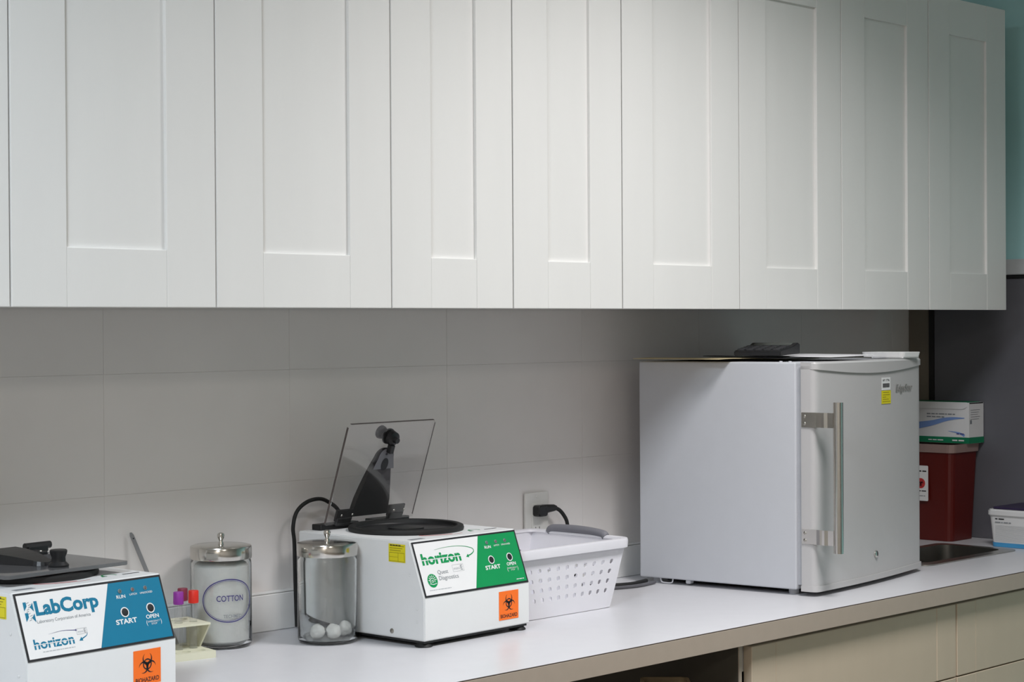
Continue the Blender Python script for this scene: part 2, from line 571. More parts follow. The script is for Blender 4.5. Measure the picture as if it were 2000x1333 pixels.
# ---------------------------------------------------------------- charcoal board on the right wall
t = thing('wall_board', 'charcoal splash board with grey metal cap below the teal wall', 'board', (SIDE_X, .303, ZC))
MB().box(-.006, 0, -1.3, 0, .0005, .686, bevel=.001).build('panel', m_board, t)
MB().box(-.0075, 0, .0003, .016, .0005, .70).build('edge_gasket', m_rubber, t)
MB().box(-.016, 0, -1.3, .002, .6955, .736, bevel=.002).build('cap', m_alu, t)
MB().box(-.010, 0, -1.3, .002, .6865, .695).build('shadow_strip', m_rubber, t)  # solid black strip standing in for the shadow line below the cap

o = MB().box(SIDE_X - .004, SIDE_X - .0002, .3205, WALL_Y - .0022, ZC + .0005, 2.2, bevel=.0008).build('trim_3', mat('greige_filler', rgb(122, 114, 102), .6, var=.02)); tag(o, kind='structure')
# ---------------------------------------------------------------- compact fridge
t = thing('compact_fridge', 'white countertop fridge with steel bar handle and small door lock', 'fridge', (1.8181, -.0985, ZC), .1253)
FW, FD, F0, F1 = .5205, .3896, .012, .490
MB().box(0, FW, 0, FD, F0, F1, bevel=.004, seg=3).build('body', m_fridge, t, smooth=True)
MB().box(.008, FW - .008, -.0118, .0002, F0 + .010, F1 - .010).build('gasket', m_gasket, t)
def front_curve(off=0.0, n=18, sag=.012, v0=-.047):
    pts = []
    for k in range(n + 1):
        s = k / n
        u = FW * s
        v = v0 - sag * (1 - (2 * s - 1) ** 2) - off
        r = .012                                     # rounded corners
        e = min(u, FW - u)
        if e < r:
            v += r - math.sqrt(max(0, r * r - (r - e) ** 2))
        pts.append((u, v))
    return pts
def front_pts(off=0.0):
    us = [0, .001, .003, .006, .012] + [FW * k / 24 for k in range(1, 24)] + [FW - .012, FW - .006, FW - .003, FW - .001, FW]
    out = []
    for u in us:
        s = u / FW
        v = -.045 - .012 * (1 - (2 * s - 1) ** 2) - off
        e = min(u, FW - u); r = .012
        if e < r:
            v += r - math.sqrt(max(0, r * r - (r - e) ** 2))
        out.append((u, v))
    return out
fp = front_pts()
door = MB().prism(fp + [(FW, -.012), (0, -.012)], F1 - F0 - .012, Matrix.Translation((0, 0, F0 + .004))).build('door', m_fdoor, t, smooth=True)
# bottom lip
lp = front_pts(.003)
MB().prism([(u * (FW + .004) / FW - .002, v) for u, v in lp] + [(FW + .002, -.0115), (-.002, -.0115)], .012, Matrix.Translation((0, 0, F0 - .002))).build('lip', m_fdoor, door, smooth=True)
# top cap whose lower edge dips in an arc
mb = MB()
lowz = [F1 - .0145 - .0125 * math.sin(math.pi * min(1, max(0, (u / FW)))) for u, v in lp]
cp = front_pts(.0035)
mb.strip([(u, v, z) for (u, v), z in zip(cp, lowz)], [(u, v, F1 - .003) for u, v in cp])
mb.strip([(u, v, F1 - .003) for u, v in cp], [(u, v + .003, F1 + .0005) for u, v in cp])
mb.strip([(u, v + .003, F1 + .0005) for u, v in cp], [(u, -.0115, F1 + .0005) for u, v in cp])
mb.strip([(u, v + .0045, z - .001) for (u, v), z in zip(cp, lowz)], [(u, v, z) for (u, v), z in zip(cp, lowz)])
mb.strip([(0, -.0115, F1 - .0145), (0, cp[0][1], lowz[0])], [(0, -.0115, F1 + .0005), (0, cp[0][1], F1 - .001)])
mb.build('top_cap', m_fdoor, door, smooth=True)
h = MB().tube([(.002, -.097, z) for z in (.0945, .12, .2, .3, .38, .4075)], .0105, 20).build('handle', m_steel, door, smooth=True)
for z0, z1 in ((.3545, .3855), (.1100, .1410)):
    mb = MB()
    A = [(-.0015, -.014), (-.0022, -.048), (-.0035, -.056), (-.007, -.063), (-.0075, -.069), (-.005, -.076), (-.0065, -.09)]
    B = [(.0, -.014), (.0, -.048), (-.0012, -.056), (-.0045, -.063), (-.005, -.069), (-.0025, -.076), (-.0035, -.09)]
    mb.prism(A + B[::-1], z1 - z0, Matrix.Translation((0, 0, z0)))
    mb.build('bracket', m_steel, door)
    for zz in (z0 + .008, z1 - .008):
        MB().lathe([(0, .001), (.0028, .0008), (.0038, 0)], 12, Matrix.Translation((-.0018, -.021, zz)) @ Matrix.Rotation(math.radians(-90), 4, 'Y')).build('screw', m_brush, door, smooth=True)
def door_M(u, z):                     # a frame on the bowed door front: x right, y up, z outwards
    s = u / FW
    v = -.045 - .012 * (1 - (2 * s - 1) ** 2)
    sl = -.012 * -4 * (2 * s - 1) / FW
    X = Vector((1, sl, 0)).normalized(); Z = Vector((X.y, -X.x, 0)); Y = Vector((0, 0, 1))
    return Matrix(((X.x, Y.x, Z.x, u), (X.y, Y.y, Z.y, v - .0006), (X.z, Y.z, Z.z, z), (0, 0, 0, 1)))
s = MB().box(-.023, .023, -.014, .014, 0, .0004).build('asset_sticker', m_white, door, M=door_M(.3127, .437))
lettering('HP 17796', 0, 0, 1, 1, m_ink, door, anchor='c', name='sticker_text', M=door_M(.3127, .437), fn=lambda c: Vector((c.x * .034, c.y * .005 + .008, .0008)))
mb = MB()
for k in range(14):
    x = -.017 + k * .0025
    mb.box(x, x + (.0012 if k % 3 else .0018), -.008, .001, .0005, .0008)
mb.build('barcode', m_ink, door, M=door_M(.3127, .437))
MB().box(-.024, .024, -.0145, .0145, 0, .0004).build('yellow_sticker', m_yellow, door, M=door_M(.3137, .4075))
mb = MB()
for k, (a, b) in enumerate(((-.018, .014), (-.018, .018), (-.019, -.002), (-.018, .012), (-.02, .02))):
    mb.box(a, b, .010 - k * .005, .0108 - k * .005, .0005, .0007)
mb.build('sticker_lines', mat('olive_print', rgb(130, 120, 20), .6), door, M=door_M(.3137, .4075))
lettering('EdgeStar', 0, 0, 1, 1, mat('badge_chrome', rgb(138, 136, 132), .4), door, anchor='c', bold=.01, shear=.2, name='badge', M=door_M(.413, .4235), fn=lambda c: Vector((c.x * .098, c.y * .021, .001)))
MB().lathe([(0, .004), (.0055, .004), (.0075, .0025), (.008, 0)], 24, door_M(.2576, .0655)).build('lock', m_steel, door, smooth=True)
MB().box(-.0012, .0012, -.0035, .0035, .0036, .0045, M=door_M(.2576, .0655)).build('keyhole', m_ink, door)
MB().box(.044, FW - .044, .036, FD - .045, .0035, F0 + .001).build('gap_shade_block', m_rubber, t)  # black box added under the body so the gap reads as deep shade
for u, v in ((.03, .022), (FW - .03, .022), (.03, FD - .03), (FW - .03, FD - .03)):
    MB().lathe([(0, 0), (.010, 0), (.011, .002), (.011, F0 + .002)], 16, Matrix.Translation((u, v, 0))).build('foot', m_gasket, t, smooth=True)
MB().tube(spline([(.004, .338, F0), (.004, .335, .004), (.004, .322, .0025), (.004, .309, .004), (.004, .306, F0)], 4), .0016, 6).build('tray_clip', m_gasket, t)
MB().box(.003, .02, .262, .274, .004, F0 + .001, bevel=.002).build('tray_clip', m_gasket, t)
for v in (.016, .038):
    MB().lathe([(.0045, 0), (.004, .003), (0, .0038)], 12, Matrix.Translation((.006, v, F1 - .001))).build('hinge_screw', m_fridge, t, smooth=True)
FR = t.matrix_basis.copy()
FRM = Matrix.Translation((1.8181, -.0985, ZC)) @ Matrix.Rotation(.1253, 4, 'Z')
def on_fridge(u, v, z): return FRM @ Vector((u, v, z))

# ------------------------------------------------- things on top of the fridge
def sheet(name, pts, nz, th, material, label, category, wave):
    """a thin bent sheet: pts four corners (u, v) counter-clockwise, wave(s, t) gives height"""
    n = 14
    A = [Vector((p[0], p[1], 0)) for p in pts]
    bm = bmesh.new()
    lay = []
    for top in (0, 1):
        g = []
        for j in range(n + 1):
            row = []
            for i in range(n + 1):
                s_, t_ = i / n, j / n
                p = (A[0] * (1 - s_) + A[1] * s_) * (1 - t_) + (A[3] * (1 - s_) + A[2] * s_) * t_
                q = on_fridge(p.x, p.y, nz + wave(s_, t_) + top * th)
                row.append(bm.verts.new(q))
            g.append(row)
        lay.append(g)
    for j in range(n):
        for i in range(n):
            bm.faces.new((lay[1][j][i], lay[1][j][i + 1], lay[1][j + 1][i + 1], lay[1][j + 1][i]))
            bm.faces.new((lay[0][j][i], lay[0][j + 1][i], lay[0][j + 1][i + 1], lay[0][j][i + 1]))
    for k in range(n):
        for (a, b) in (((0, k), (0, k + 1)), ((k + 1, 0), (k, 0)), ((n, k + 1), (n, k)), ((k, n), (k + 1, n))):
            bm.faces.new((lay[0][a[0]][a[1]], lay[0][b[0]][b[1]], lay[1][b[0]][b[1]], lay[1][a[0]][a[1]]))
    bmesh.ops.recalc_face_normals(bm, faces=bm.faces[:])
    mb = MB(); mb.bm.free(); mb.bm = bm
    o = mb.build(name, material)
    return tag(o, label, category)
FT = F1 + .0012
sheet('manila_folder', [(-.045, .16), (.30, .10), (.32, .36), (-.03, .385)], FT, .0012, m_manila, 'tan manila folder lying on top of the white fridge', 'folder',
      lambda s, t: .0045 * math.exp(-((s - .15) / .28) ** 2) + .001)
sheet('black_folder', [(.035, .05), (.30, -.01), (.34, .22), (.06, .26)], FT + .0055, .0014, m_black, 'thin black folder under the calculator on the fridge', 'folder',
      lambda s, t: .003 * (1 - t) * (1 - s) ** 2 * 0 + .004 * math.exp(-((s - .1) / .3) ** 2) * t)
sheet('paper_sheet', [(.10, -.03), (.31, -.035), (.32, .17), (.11, .18)], FT + .0078, .0005, m_paper, 'white paper sheet with a raised edge on the fridge top', 'paper',
      lambda s, t: .002 * s * s + .0015 * t)
# desk calculator: wedge, keys facing the left, display hood at the high end
ct = thing('calculator', 'black desk calculator on the folders on top of the fridge', 'calculator', on_fridge(.092, .118, FT + .0115), .1253 + math.radians(-82))
ct.scale = (.86, .86, .80)
# local: x along its width, y towards the high back edge
prof = [(-.070, 0), (.070, .004), (.070, .030), (.058, .034), (.030, .026), (-.066, .0135), (-.070, .010)]
MY = Matrix(((0, 0, 1, -.062), (1, 0, 0, 0), (0, 1, 0, 0), (0, 0, 0, 1)))
MB().prism(prof, .124, MY, bevel=.0015, seg=2).build('case', m_black, ct)
key = None
for r in range(4):
    for k in range(5):
        x, y = -.047 + k * .0235, -.056 + r * .02
        zz = .0135 + (y + .066) * .1302
        mm = Matrix.Translation((x, y, zz)) @ Matrix.Rotation(math.atan(.1302), 4, 'X')
        if key is None:
            key = MB().box(-.0085, .0085, -.0065, .0065, -.002, .0042, bevel=.0014, seg=2).build('key', m_key, ct, M=mm)
        else:
            kk = bpy.data.objects.new('key', key.data); col.objects.link(kk); kk.parent = ct; kk.matrix_local = mm
dm = Matrix.Translation((0, .044, .0305)) @ Matrix.Rotation(math.atan(.286), 4, 'X')
MB().box(-.05, .05, -.010, .010, -.002, .0008, bevel=.0006).build('display', mat('lcd_grey', (.09, .10, .09), .2), ct, M=dm)
lt = thing('plastic_lid', 'flat white plastic lid at the right end of the fridge top', 'lid', on_fridge(.447, -.006, FT + .0002), .1253 + math.radians(84))
mb = MB()
frustum(mb, .108, .075, .112, .08, .003, .0135, .0015, .01).build('rim', m_white, lt)
MB().prism(rrect(-.0555, .0555, -.0395, .0395, .01), .0015, Matrix.Translation((0, 0, .0125)), bevel=.0004).build('top', m_white, lt)
MB().box(-.052, .03, -.035, .035, 0, .0045, bevel=.001).build('inner_rib', m_white, lt)

# ---------------------------------------------------------------- biohazard label (used on both centrifuges)
def annulus(mb, r0, r1, cx, cy, a0, a1, n, z):
    A = [(cx + r0 * math.cos(a0 + (a1 - a0) * k / n), cy + r0 * math.sin(a0 + (a1 - a0) * k / n), z) for k in range(n + 1)]
    B = [(cx + r1 * math.cos(a0 + (a1 - a0) * k / n), cy + r1 * math.sin(a0 + (a1 - a0) * k / n), z) for k in range(n + 1)]
    mb.strip(A, B)
def biohazard_symbol(mb, cx, cy, R, z):
    """three open crescents round a broken ring"""
    for k in range(3):
        a = math.radians(90 + 120 * k)
        px, py = cx + R * .50 * math.cos(a), cy + R * .50 * math.sin(a)
        # crescent: outer circle r1 minus inner circle shifted outward
        n = 22
        A, B = [], []
        for q in range(n + 1):
            th = a + math.radians(28) + (2 * math.pi - math.radians(56)) * q / n
            s = q / n
            w = math.sin(math.pi * s)
            A.append((px + R * .56 * math.cos(th), py + R * .56 * math.sin(th), z))
            r_in = R * (.56 - .20 * w)
            B.append((px + r_in * math.cos(th), py + r_in * math.sin(th), z))
        mb.strip(A, B)
    annulus(mb, R * .40, R * .52, cx, cy, 0, 2 * math.pi, 30, z)
    for k in range(3):
        a = math.radians(90 + 120 * k)
        annulus(mb, 0.001, R * .15, cx + R * .12 * math.cos(a + math.pi), cy + R * .12 * math.sin(a + math.pi), 0, 2 * math.pi, 10, z)
def biohazard_label(parent, M):
    s = MB().box(0, .0535, 0, .053, 0, .0004).build('biohazard_label', m_orange, parent, M=M)
    mb = MB()
    biohazard_symbol(mb, .0268, .0305, .0165, .0007)
    mb.build('biohazard_symbol', m_ink, s)
    lettering('BIOHAZARD', .0268, .0072, .046, .0068, m_ink, s, z=.0007, bold=.012, anchor='c')
    return s

# ---------------------------------------------------------------- centrifuges
CW, CD, CH1, CH, CS, CZ = .2814, .3298, .0763, .1748, .0363, .012
SL = math.hypot(CS, CH - CH1)
def centrifuge(label, loc, rz, brand, is_open):
    t = thing('centrifuge', label, 'centrifuge', loc, rz, 'bench centrifuges on the counter')
    # shell: side profile in (v, z) extruded along u
    prof = [(0, CZ), (0, CZ + CH1), (CS, CZ + CH), (CD, CZ + CH), (CD, CZ)]
    MX = Matrix(((0, 0, 1, 0), (1, 0, 0, 0), (0, 1, 0, 0), (0, 0, 0, 1)))
    MB().prism(prof, CW, MX, bevel=.0018, seg=2).build('housing', m_shell, t, smooth=True)
    MB().box(.004, CW - .004, .004, CD - .004, CZ - .0045, CZ + .002).build('base_plate', m_black, t)
    for u, v in ((.0155, .0175), (CW - .0155, .0175), (.0155, CD - .02), (CW - .0155, CD - .02)):
        MB().lathe([(0, 0), (.014, 0), (.0165, .0015), (.011, .008), (.0075, CZ)], 18, Matrix.Translation((u, v, 0))).build('foot', m_rubber, t, smooth=True)
    # control panel on the sloping face: frame x right, y up the slope, z outwards, origin at the top left corner
    ey = Vector((0, CS / SL, (CH - CH1) / SL))
    ez = Vector((0, -ey.z, ey.y))
    PM = Matrix(((1, 0, 0, 0), (0, ey.y, ez.y, CS), (0, ey.z, ez.z, CZ + CH), (0, 0, 0, 1)))
    PM = PM @ Matrix.Translation((.0025, -.002, .0003))
    pw, ph = CW - .005, SL - .003
    cp = MB().box(0, pw, -ph, 0, 0, .0006).build('control_panel', m_ink, t, M=PM)
    def P(p, q): return (p * pw, -q * ph)
    b = .0034
    ink = m_teal_ink if brand == 'blue' else m_green_ink
    xt, xb = .625 * pw, .482 * pw
    MB().poly([(b, -ph + b), (xb, -ph + b), (xt, -b), (b, -b)], .0009).build('white_field', m_white, cp)
    MB().poly([(xb + .0002, -ph + b), (pw - b, -ph + b), (pw - b, -b), (xt + .0002, -b)], .0009).build('colour_field', ink, cp)
    Z = .0012
    mb = MB()
    for p in (.692, .782, .872):
        x, y = P(p, .173); mb.lathe([(.0031, 0), (.0034, .0009), (.0026, .0012), (.0024, .0004)], 12, Matrix.Translation((x, y, Z - .0003)))
    mb.build('indicator_bezel', m_grey_ink, cp)
    for p, c in ((.692, (90, 110, 105)), (.782, (120, 90, 90)), (.872, (105, 100, 95))):
        x, y = P(p, .173); MB().lathe([(.0024, 0), (.0015, .0009), (0, .0011)], 12, Matrix.Translation((x, y, Z))).build('indicator_lamp', mat('indicator_%d' % c[0], rgb(*c), .3), cp, smooth=True)
    for p, q in ((.693, .497), (.876, .49)):
        x, y = P(p, q)
        bt = MB().lathe([(.0079, 0), (.0079, .0006), (.0062, .0006)], 28, Matrix.Translation((x, y, Z))).build('button_ring', m_white, cp)
        MB().lathe([(.0062, 0), (.006, .001), (0, .0016)], 24, Matrix.Translation((x, y, Z))).build('button', m_ink, cp, smooth=True)
    def T(s, p, q, w, h, m=m_white, bold=0.0, shear=0.0):
        x, y = P(p, q)
        return lettering(s, x, y, w * pw, h * ph, m, cp, z=Z, bold=bold, shear=shear, anchor='c')
    T('RUN', .692, .257, .062, .052, bold=.02); T('LATCH', .781, .243, .052, .03, bold=.01); T('UNLOCKED', .873, .243, .088, .03, bold=.01)
    T('START', .692, .633, .147, .078, bold=.03); T('OPEN', .877, .617, .091, .062, bold=.02)
    T('EMERGENCY', .879, .695, .085, .026); T('STOP', .879, .733, .04, .026)
    T('(', .829, .714, .008, .09); T(')', .929, .714, .008, .09)
    def horizon(p0, p1, q0, q1, m, thick):
        x0, y1 = P(p0, q0); x1, y0 = P(p1, q1)
        lettering('horizon', x0, y0, x1 - x0, y1 - y0, m, cp, z=Z, bold=thick)
        ym = y0 + (y1 - y0) * .40
        MB().box(x0 - .001, x1 + .001, ym, ym + (y1 - y0) * .07, Z + .0001, Z + .0003).build('white_bar', m_white, cp)
    def swoosh(pts, wmax, m):
        P3 = spline([(*P(p, q), 0) for p, q in pts], 8)
        n = len(P3)
        A, B = [], []
        for i, v in enumerate(P3):
            d = (P3[min(n - 1, i + 1)] - P3[max(0, i - 1)]).normalized()
            nn = Vector((-d.y, d.x, 0))
            w = wmax * (.15 + .85 * i / n)
            A.append((v.x + nn.x * w, v.y + nn.y * w, Z)); B.append((v.x - nn.x * w, v.y - nn.y * w, Z))
        mb = MB().strip(A, B)
        d = (P3[-1] - P3[-3]).normalized(); nn = Vector((-d.y, d.x, 0)); e = P3[-1]
        mb.poly([(*(e + nn * wmax * 3.2).xy, Z), (*(e + d * wmax * 6.5).xy, Z), (*(e - nn * wmax * 3.2).xy, Z)])
        mb.build('swoosh_arrow', m, cp)
    def mini_box(p, q, w, h):
        x, y = P(p, q)
        W, H = w * pw / 2, h * ph / 2
        mb = MB()
        for a, b_, c, d in ((-W, W, -H, -H + .0003), (-W, W, H - .0003, H), (-W, -W + .0003, -H, H), (W - .0003, W, -H, H)):
            mb.box(x + a, x + b_, y + c, y + d, Z, Z + .0001)
        mb.build('mini_frame', m_pgrey, cp)
        lettering('mini', x - W * .28, y - H * .1, W * 1.05, H * .75, m_pgrey, cp, z=Z, anchor='c')
        lettering('E', x + W * .62, y, W * .38, H * 1.35, m_grey_ink, cp, z=Z, anchor='c')
    if brand == 'blue':
        x0, y0 = P(.115, .425); x1, y1 = P(.533, .14)
        lettering('LabCorp', x0, y0, x1 - x0, y1 - y0, m_teal_ink, cp, z=Z, bold=.038)
        T('Laboratory Corporation of America', .287, .452, .352, .062, m_grey_ink)
        # helix emblem: four corner triangles of a square pair with a white twist and small rungs
        xa, ya = P(.046, .14); xb_, yb = P(.106, .455)
        w, hh = xb_ - xa, (yb - ya) / 2
        mb = MB()
        for k in range(2):
            yy = ya + hh * k
            a = .16
            mb.poly([(xa, yy, Z), (xa, yy + hh * .82, Z), (xa + w * (.5 - a), yy + hh * .41, Z), (xa + w * .34, yy, Z)])
            mb.poly([(xa + w, yy + hh * .12, Z), (xa + w, yy + hh * .95, Z), (xa + w * (.5 + a), yy + hh * .52, Z)])
        mb.build('helix_emblem', m_teal_ink, cp)
        mb = MB()
        for k in range(9):
            c = ya + (yb - ya) * (k + .7) / 10
            off = w * .17 * math.sin(k * 1.2)
            mb.poly([(xa + w * .36 + off, c - .0004, Z), (xa + w * .64 + off, c + .0012, Z), (xa + w * .64 + off, c + .0018, Z), (xa + w * .36 + off, c + .0002, Z)])
        mb.build('helix_rungs', mat('slate_print', rgb(60, 85, 100), .5), cp)
        horizon(.058, .318, .69, .84, m_teal_ink, .02)
        swoosh([(.165, .645), (.255, .625), (.34, .645)], .0005, m_navy)
        swoosh([(.415, .70), (.405, .745), (.372, .785)], .0010, m_teal_ink)
        mini_box(.38, .672, .07, .085)
        tiny_print(P(.105, .895)[0], P(.105, .895)[1], .21 * pw, .018 * ph, m_pgrey, cp, z=Z, seed=3)
    else:
        horizon(.05, .415, .225, .437, m_green_ink, .035)
        swoosh([(.19, .18), (.30, .158), (.43, .168), (.53, .225), (.55, .285), (.525, .335), (.49, .362)], .0011, m_green_ink)
        mini_box(.363, .552, .105, .125)
        x, y = P(.101, .72)
        MB().lathe([(0, 0), (.0125, 0)], 28, Matrix.Translation((x, y, Z))).build('round_emblem', m_green_ink, cp)
        mb = MB()
        annulus(mb, .0052, .0064, x - .0005, y - .001, math.radians(-20), math.radians(215), 16, Z + .0003)
        annulus(mb, .0016, .0026, x - .0005, y - .001, 0, 2 * math.pi, 12, Z + .0003)
        for k in range(7):
            a = math.radians(10 + k * 27)
            ca, sa = math.cos(a), math.sin(a)
            mb.poly([(x + .0072 * ca - .0011 * sa, y + .0072 * sa + .0011 * ca, Z + .0003), (x + .0072 * ca + .0011 * sa, y + .0072 * sa - .0011 * ca, Z + .0003), (x + .0112 * ca, y + .0112 * sa, Z + .0003)])
        mb.strip([(x - .009, y - .0045, Z + .0003), (x, y - .0065, Z + .0003), (x + .009, y - .005, Z + .0003)], [(x - .009, y - .0055, Z + .0003), (x, y - .0078, Z + .0003), (x + .009, y - .006, Z + .0003)])
        mb.build('emblem_sun', m_white, cp)
        x0, y0 = P(.165, .635); lettering('Quest', x0, y0, .098 * pw, .085 * ph, m_grey_ink, cp, z=Z)
        x0, y0 = P(.165, .755); lettering('Diagnostics', x0, y0, .182 * pw, .10 * ph, m_grey_ink, cp, z=Z)
        tiny_print(P(.055, .895)[0], P(.055, .895)[1], .20 * pw, .018 * ph, m_pgrey, cp, z=Z, seed=4)
        tiny_print(P(.888, .925)[0], P(.888, .925)[1], .075 * pw, .02 * ph, m_white, cp, z=Z, seed=5)
    # labels and marks on the shell
    biohazard_label(t, Matrix(((1, 0, 0, .196), (0, 0, -1, -.0003), (0, 1, 0, .0262), (0, 0, 0, 1))))
    SM = Matrix(((0, 0, -1, -.0003), (-1, 0, 0, .0885), (0, 1, 0, .148), (0, 0, 0, 1)))
    ys = MB().box(0, .042, 0, .0325, 0, .0004).build('yellow_label', m_yellow, t, M=SM)
    olive = mat('olive_print', rgb(130, 120, 20), .6)
    mb = MB()
    for k in range(3):
        mb.box(.003, .039 - k * .004, .0285 - k * .004, .0295 - k * .004, .0005, .0006)
    for a, b_, c, d in ((.002, .04, .0015, .0021), (.002, .04, .0165, .0171), (.002, .0026, .0015, .017), (.0395, .04, .0015, .017), (.024, .0245, .0015, .017), (.002, .024, .009, .0094)):
        mb.box(a, b_, c, d, .0005, .0006)
    mb.build('label_lines', olive, ys)
    tiny_print(.004, .0293, .03, .0022, m_ink, ys, z=.0009, seed=16)
    for v, z in ((.0365, .1275), (.018, .0681), (.018, .0454), (.0814, .0235)):
        r = .0045 if v > .08 else .0022
        MB().lathe([(r, 0), (r, .0008), (r * .5, .0012), (0, .0012)], 14, Matrix.Translation((-.0002, v, z)) @ Matrix.Rotation(math.radians(-90), 4, 'Y')).build('screw', m_brush if r > .003 else m_shell, t, smooth=True)
    TZ = CZ + CH + .0003
    mb = MB()
    annulus(mb, .090, .093, .142, .160, math.radians(228), math.radians(272), 12, TZ)
    annulus(mb, .098, .0995, .142, .160, math.radians(230), math.radians(285), 12, TZ)
    mb.build('red_mark', m_red_ink, t)
    mb = MB()
    annulus(mb, .010, .013, .215, .078, math.radians(-20), math.radians(215), 14, TZ)
    mb.poly([(.195, .070, TZ), (.207, .074, TZ), (.203, .084, TZ)])
    mb.build('green_mark', m_green_ink, t)
    MB().box(.236, .268, .070, .073, TZ - .0002, TZ + .0002).build('lid_slot', m_ink, t)
    MB().box(.02, .055, .050, .062, TZ - .0002, TZ).build('small_print', m_grey_ink, t)
    # rotor well and rubber gasket
    gc = (.142, .186)
    MB().lathe([(.1085, .0), (.1095, .004), (.108, .009), (.103, .011), (.097, .0095), (.0955, .003)], 48, Matrix.Translation((gc[0], gc[1], TZ - .0003))).build('gasket', m_rubber, t, smooth=True)
    well = MB().lathe([(.0956, .0035), (.094, .0015), (0, .0005)], 40, Matrix.Translation((gc[0], gc[1], TZ))).build('rotor_well', m_black, t, smooth=True)
    MB().lathe([(.034, 0), (.034, .004), (.012, .0065), (0, .0068)], 20, Matrix.Translation((gc[0], gc[1], TZ + .0006))).build('rotor_hub', m_black, well, smooth=True)
    # hinge blocks
    HV, HZ = .300, CZ + CH
    MB().box(.026, .125, HV - .004, HV + .022, HZ, HZ + .011, bevel=.0012).build('hinge_base', m_black, t)
    MB().box(.165, .262, HV - .004, HV + .022, HZ, HZ + .011, bevel=.0012).build('hinge_base', m_black, t)
    # lid frame: x across, y from the hinge to the free edge, z = outer face
    ang = math.radians(109) if is_open else 0.0
    # closed: y axis points to -v ; opening rotates it upwards about u
    ang = math.radians(70.5) if is_open else math.radians(0.0)
    yv = Vector((0, -math.cos(ang), math.sin(ang)))
    zv = Vector((0, math.sin(ang), math.cos(ang)))
    xv = yv.cross(zv)                                # points to -u
    LM = Matrix(((xv.x, yv.x, zv.x, CW / 2 + .002), (xv.y, yv.y, zv.y, .284), (xv.z, yv.z, zv.z, HZ + (.010 if is_open else .0125)), (0, 0, 0, 1)))
    LW, LL = .232, .203
    corner = [(-LW / 2, 0), (LW / 2, 0), (LW / 2, LL - .006), (LW / 2 - .006, LL), (-LW / 2 + .006, LL), (-LW / 2, LL - .006)]
    lid = MB().prism(corner, .006, bevel=.0008).build('lid', m_acryl if is_open else m_smoke, t, M=LM)
    # tapered friction arm on the outer face
    arm = []
    wb, wt, y0, y1 = .048, .0195, .010, .150
    arm += [(wb, y0), (wb * .93, y0 + .03)]
    arm += [(wt + (wb * .93 - wt) * (1 - s) ** .9, y0 + .03 + (y1 - y0 - .05) * s) for s in (.25, .5, .75)]
    arm += [(wt * math.cos(a), y1 - .02 + wt * math.sin(a)) for a in [math.radians(d) for d in range(0, 91, 18)]]
    arm = arm + [(-x, y) for x, y in arm[::-1][1:]]
    mb = MB()
    def armz(x, y): return .0075 + .013 * max(0, 1 - (y / .15) ** 2) * max(0, 1 - (x / .06) ** 2)
    tmp = bmesh.new()
    ctr = []
    top = [tmp.verts.new((x * .86, y0 + (y - y0) * .97 + .002, armz(x * .5, y) + .004)) for x, y in arm]
    bot = [tmp.verts.new((x, y, .0062)) for x, y in arm]
    n = len(arm)
    for i in range(n):
        tmp.faces.new((bot[i], bot[(i + 1) % n], top[(i + 1) % n], top[i]))
    for i in range(n // 2):                          # ladder across the top
        a_, b_, c_, d_ = top[i], top[i + 1], top[n - 2 - i], top[n - 1 - i]
        if len({a_, b_, c_, d_}) == 4:
            tmp.faces.new((a_, b_, c_, d_))
        elif len({a_, b_, c_, d_}) == 3:
            tmp.faces.new(list(dict.fromkeys((a_, b_, c_, d_))))
    tmp.faces.new(bot[::-1])
    bmesh.ops.recalc_face_normals(tmp, faces=tmp.faces[:])
    mb.bm.free(); mb.bm = tmp
    mb.build('arm', m_black, lid)
    MB().prism([(x * 1.02, y + .001) for x, y in arm if y > .098], .0006, Matrix.Translation((0, 0, -.0010))).build('arm_tip_plate', m_grip, lid)
    MB().lathe([(.0095, 0), (.0095, -.0004), (0, -.0005)], 24, Matrix.Translation((0, .118, -.0011)) @ Matrix.Diagonal((.95, 1.35, 1, 1))).build('arm_socket', m_ink, lid)
    MB().lathe([(.0028, 0), (.0028, -.0004), (0, -.0005)], 12, Matrix.Translation((.001, .1395, -.0011))).build('arm_screw', m_ink, lid)
    if is_open:
        m_pe = mat('acrylic_edge', rgb(92, 84, 82), .3)
        MB().box(-LW / 2 + .006, LW / 2 - .006, LL, LL + .0007, .0008, .0052).build('lid_edge', m_pe, lid)
        MB().box(LW / 2, LW / 2 + .0007, .004, LL - .006, .0008, .0052).build('lid_edge', m_pe, lid)
        MB().box(-LW / 2 - .0005, -LW / 2, .004, LL - .006, .0026, .0044).build('lid_edge', m_pe, lid)
    # knob outside, latch pin inside
    MB().lathe([(0, .006), (.0155, .006), (.016, .009), (.011, .014), (.0105, .021), (.013, .027), (.0135, .031), (.012, .0325), (0, .0325)], 24, Matrix.Translation((-.002, .172, 0))).build('knob', m_black, lid, smooth=True)
    MB().lathe([(0, 0), (.0145, 0), (.0135, -.008), (.0065, -.010), (.0055, -.018), (0, -.018)], 20, Matrix.Translation((-.002, .172, -.0002))).build('latch_pin', m_black, lid, smooth=True)
    if is_open:
        MB().box(-.006, .004, .143, .160, -.012, -.0003, bevel=.001).build('latch_tongue', m_black, lid)
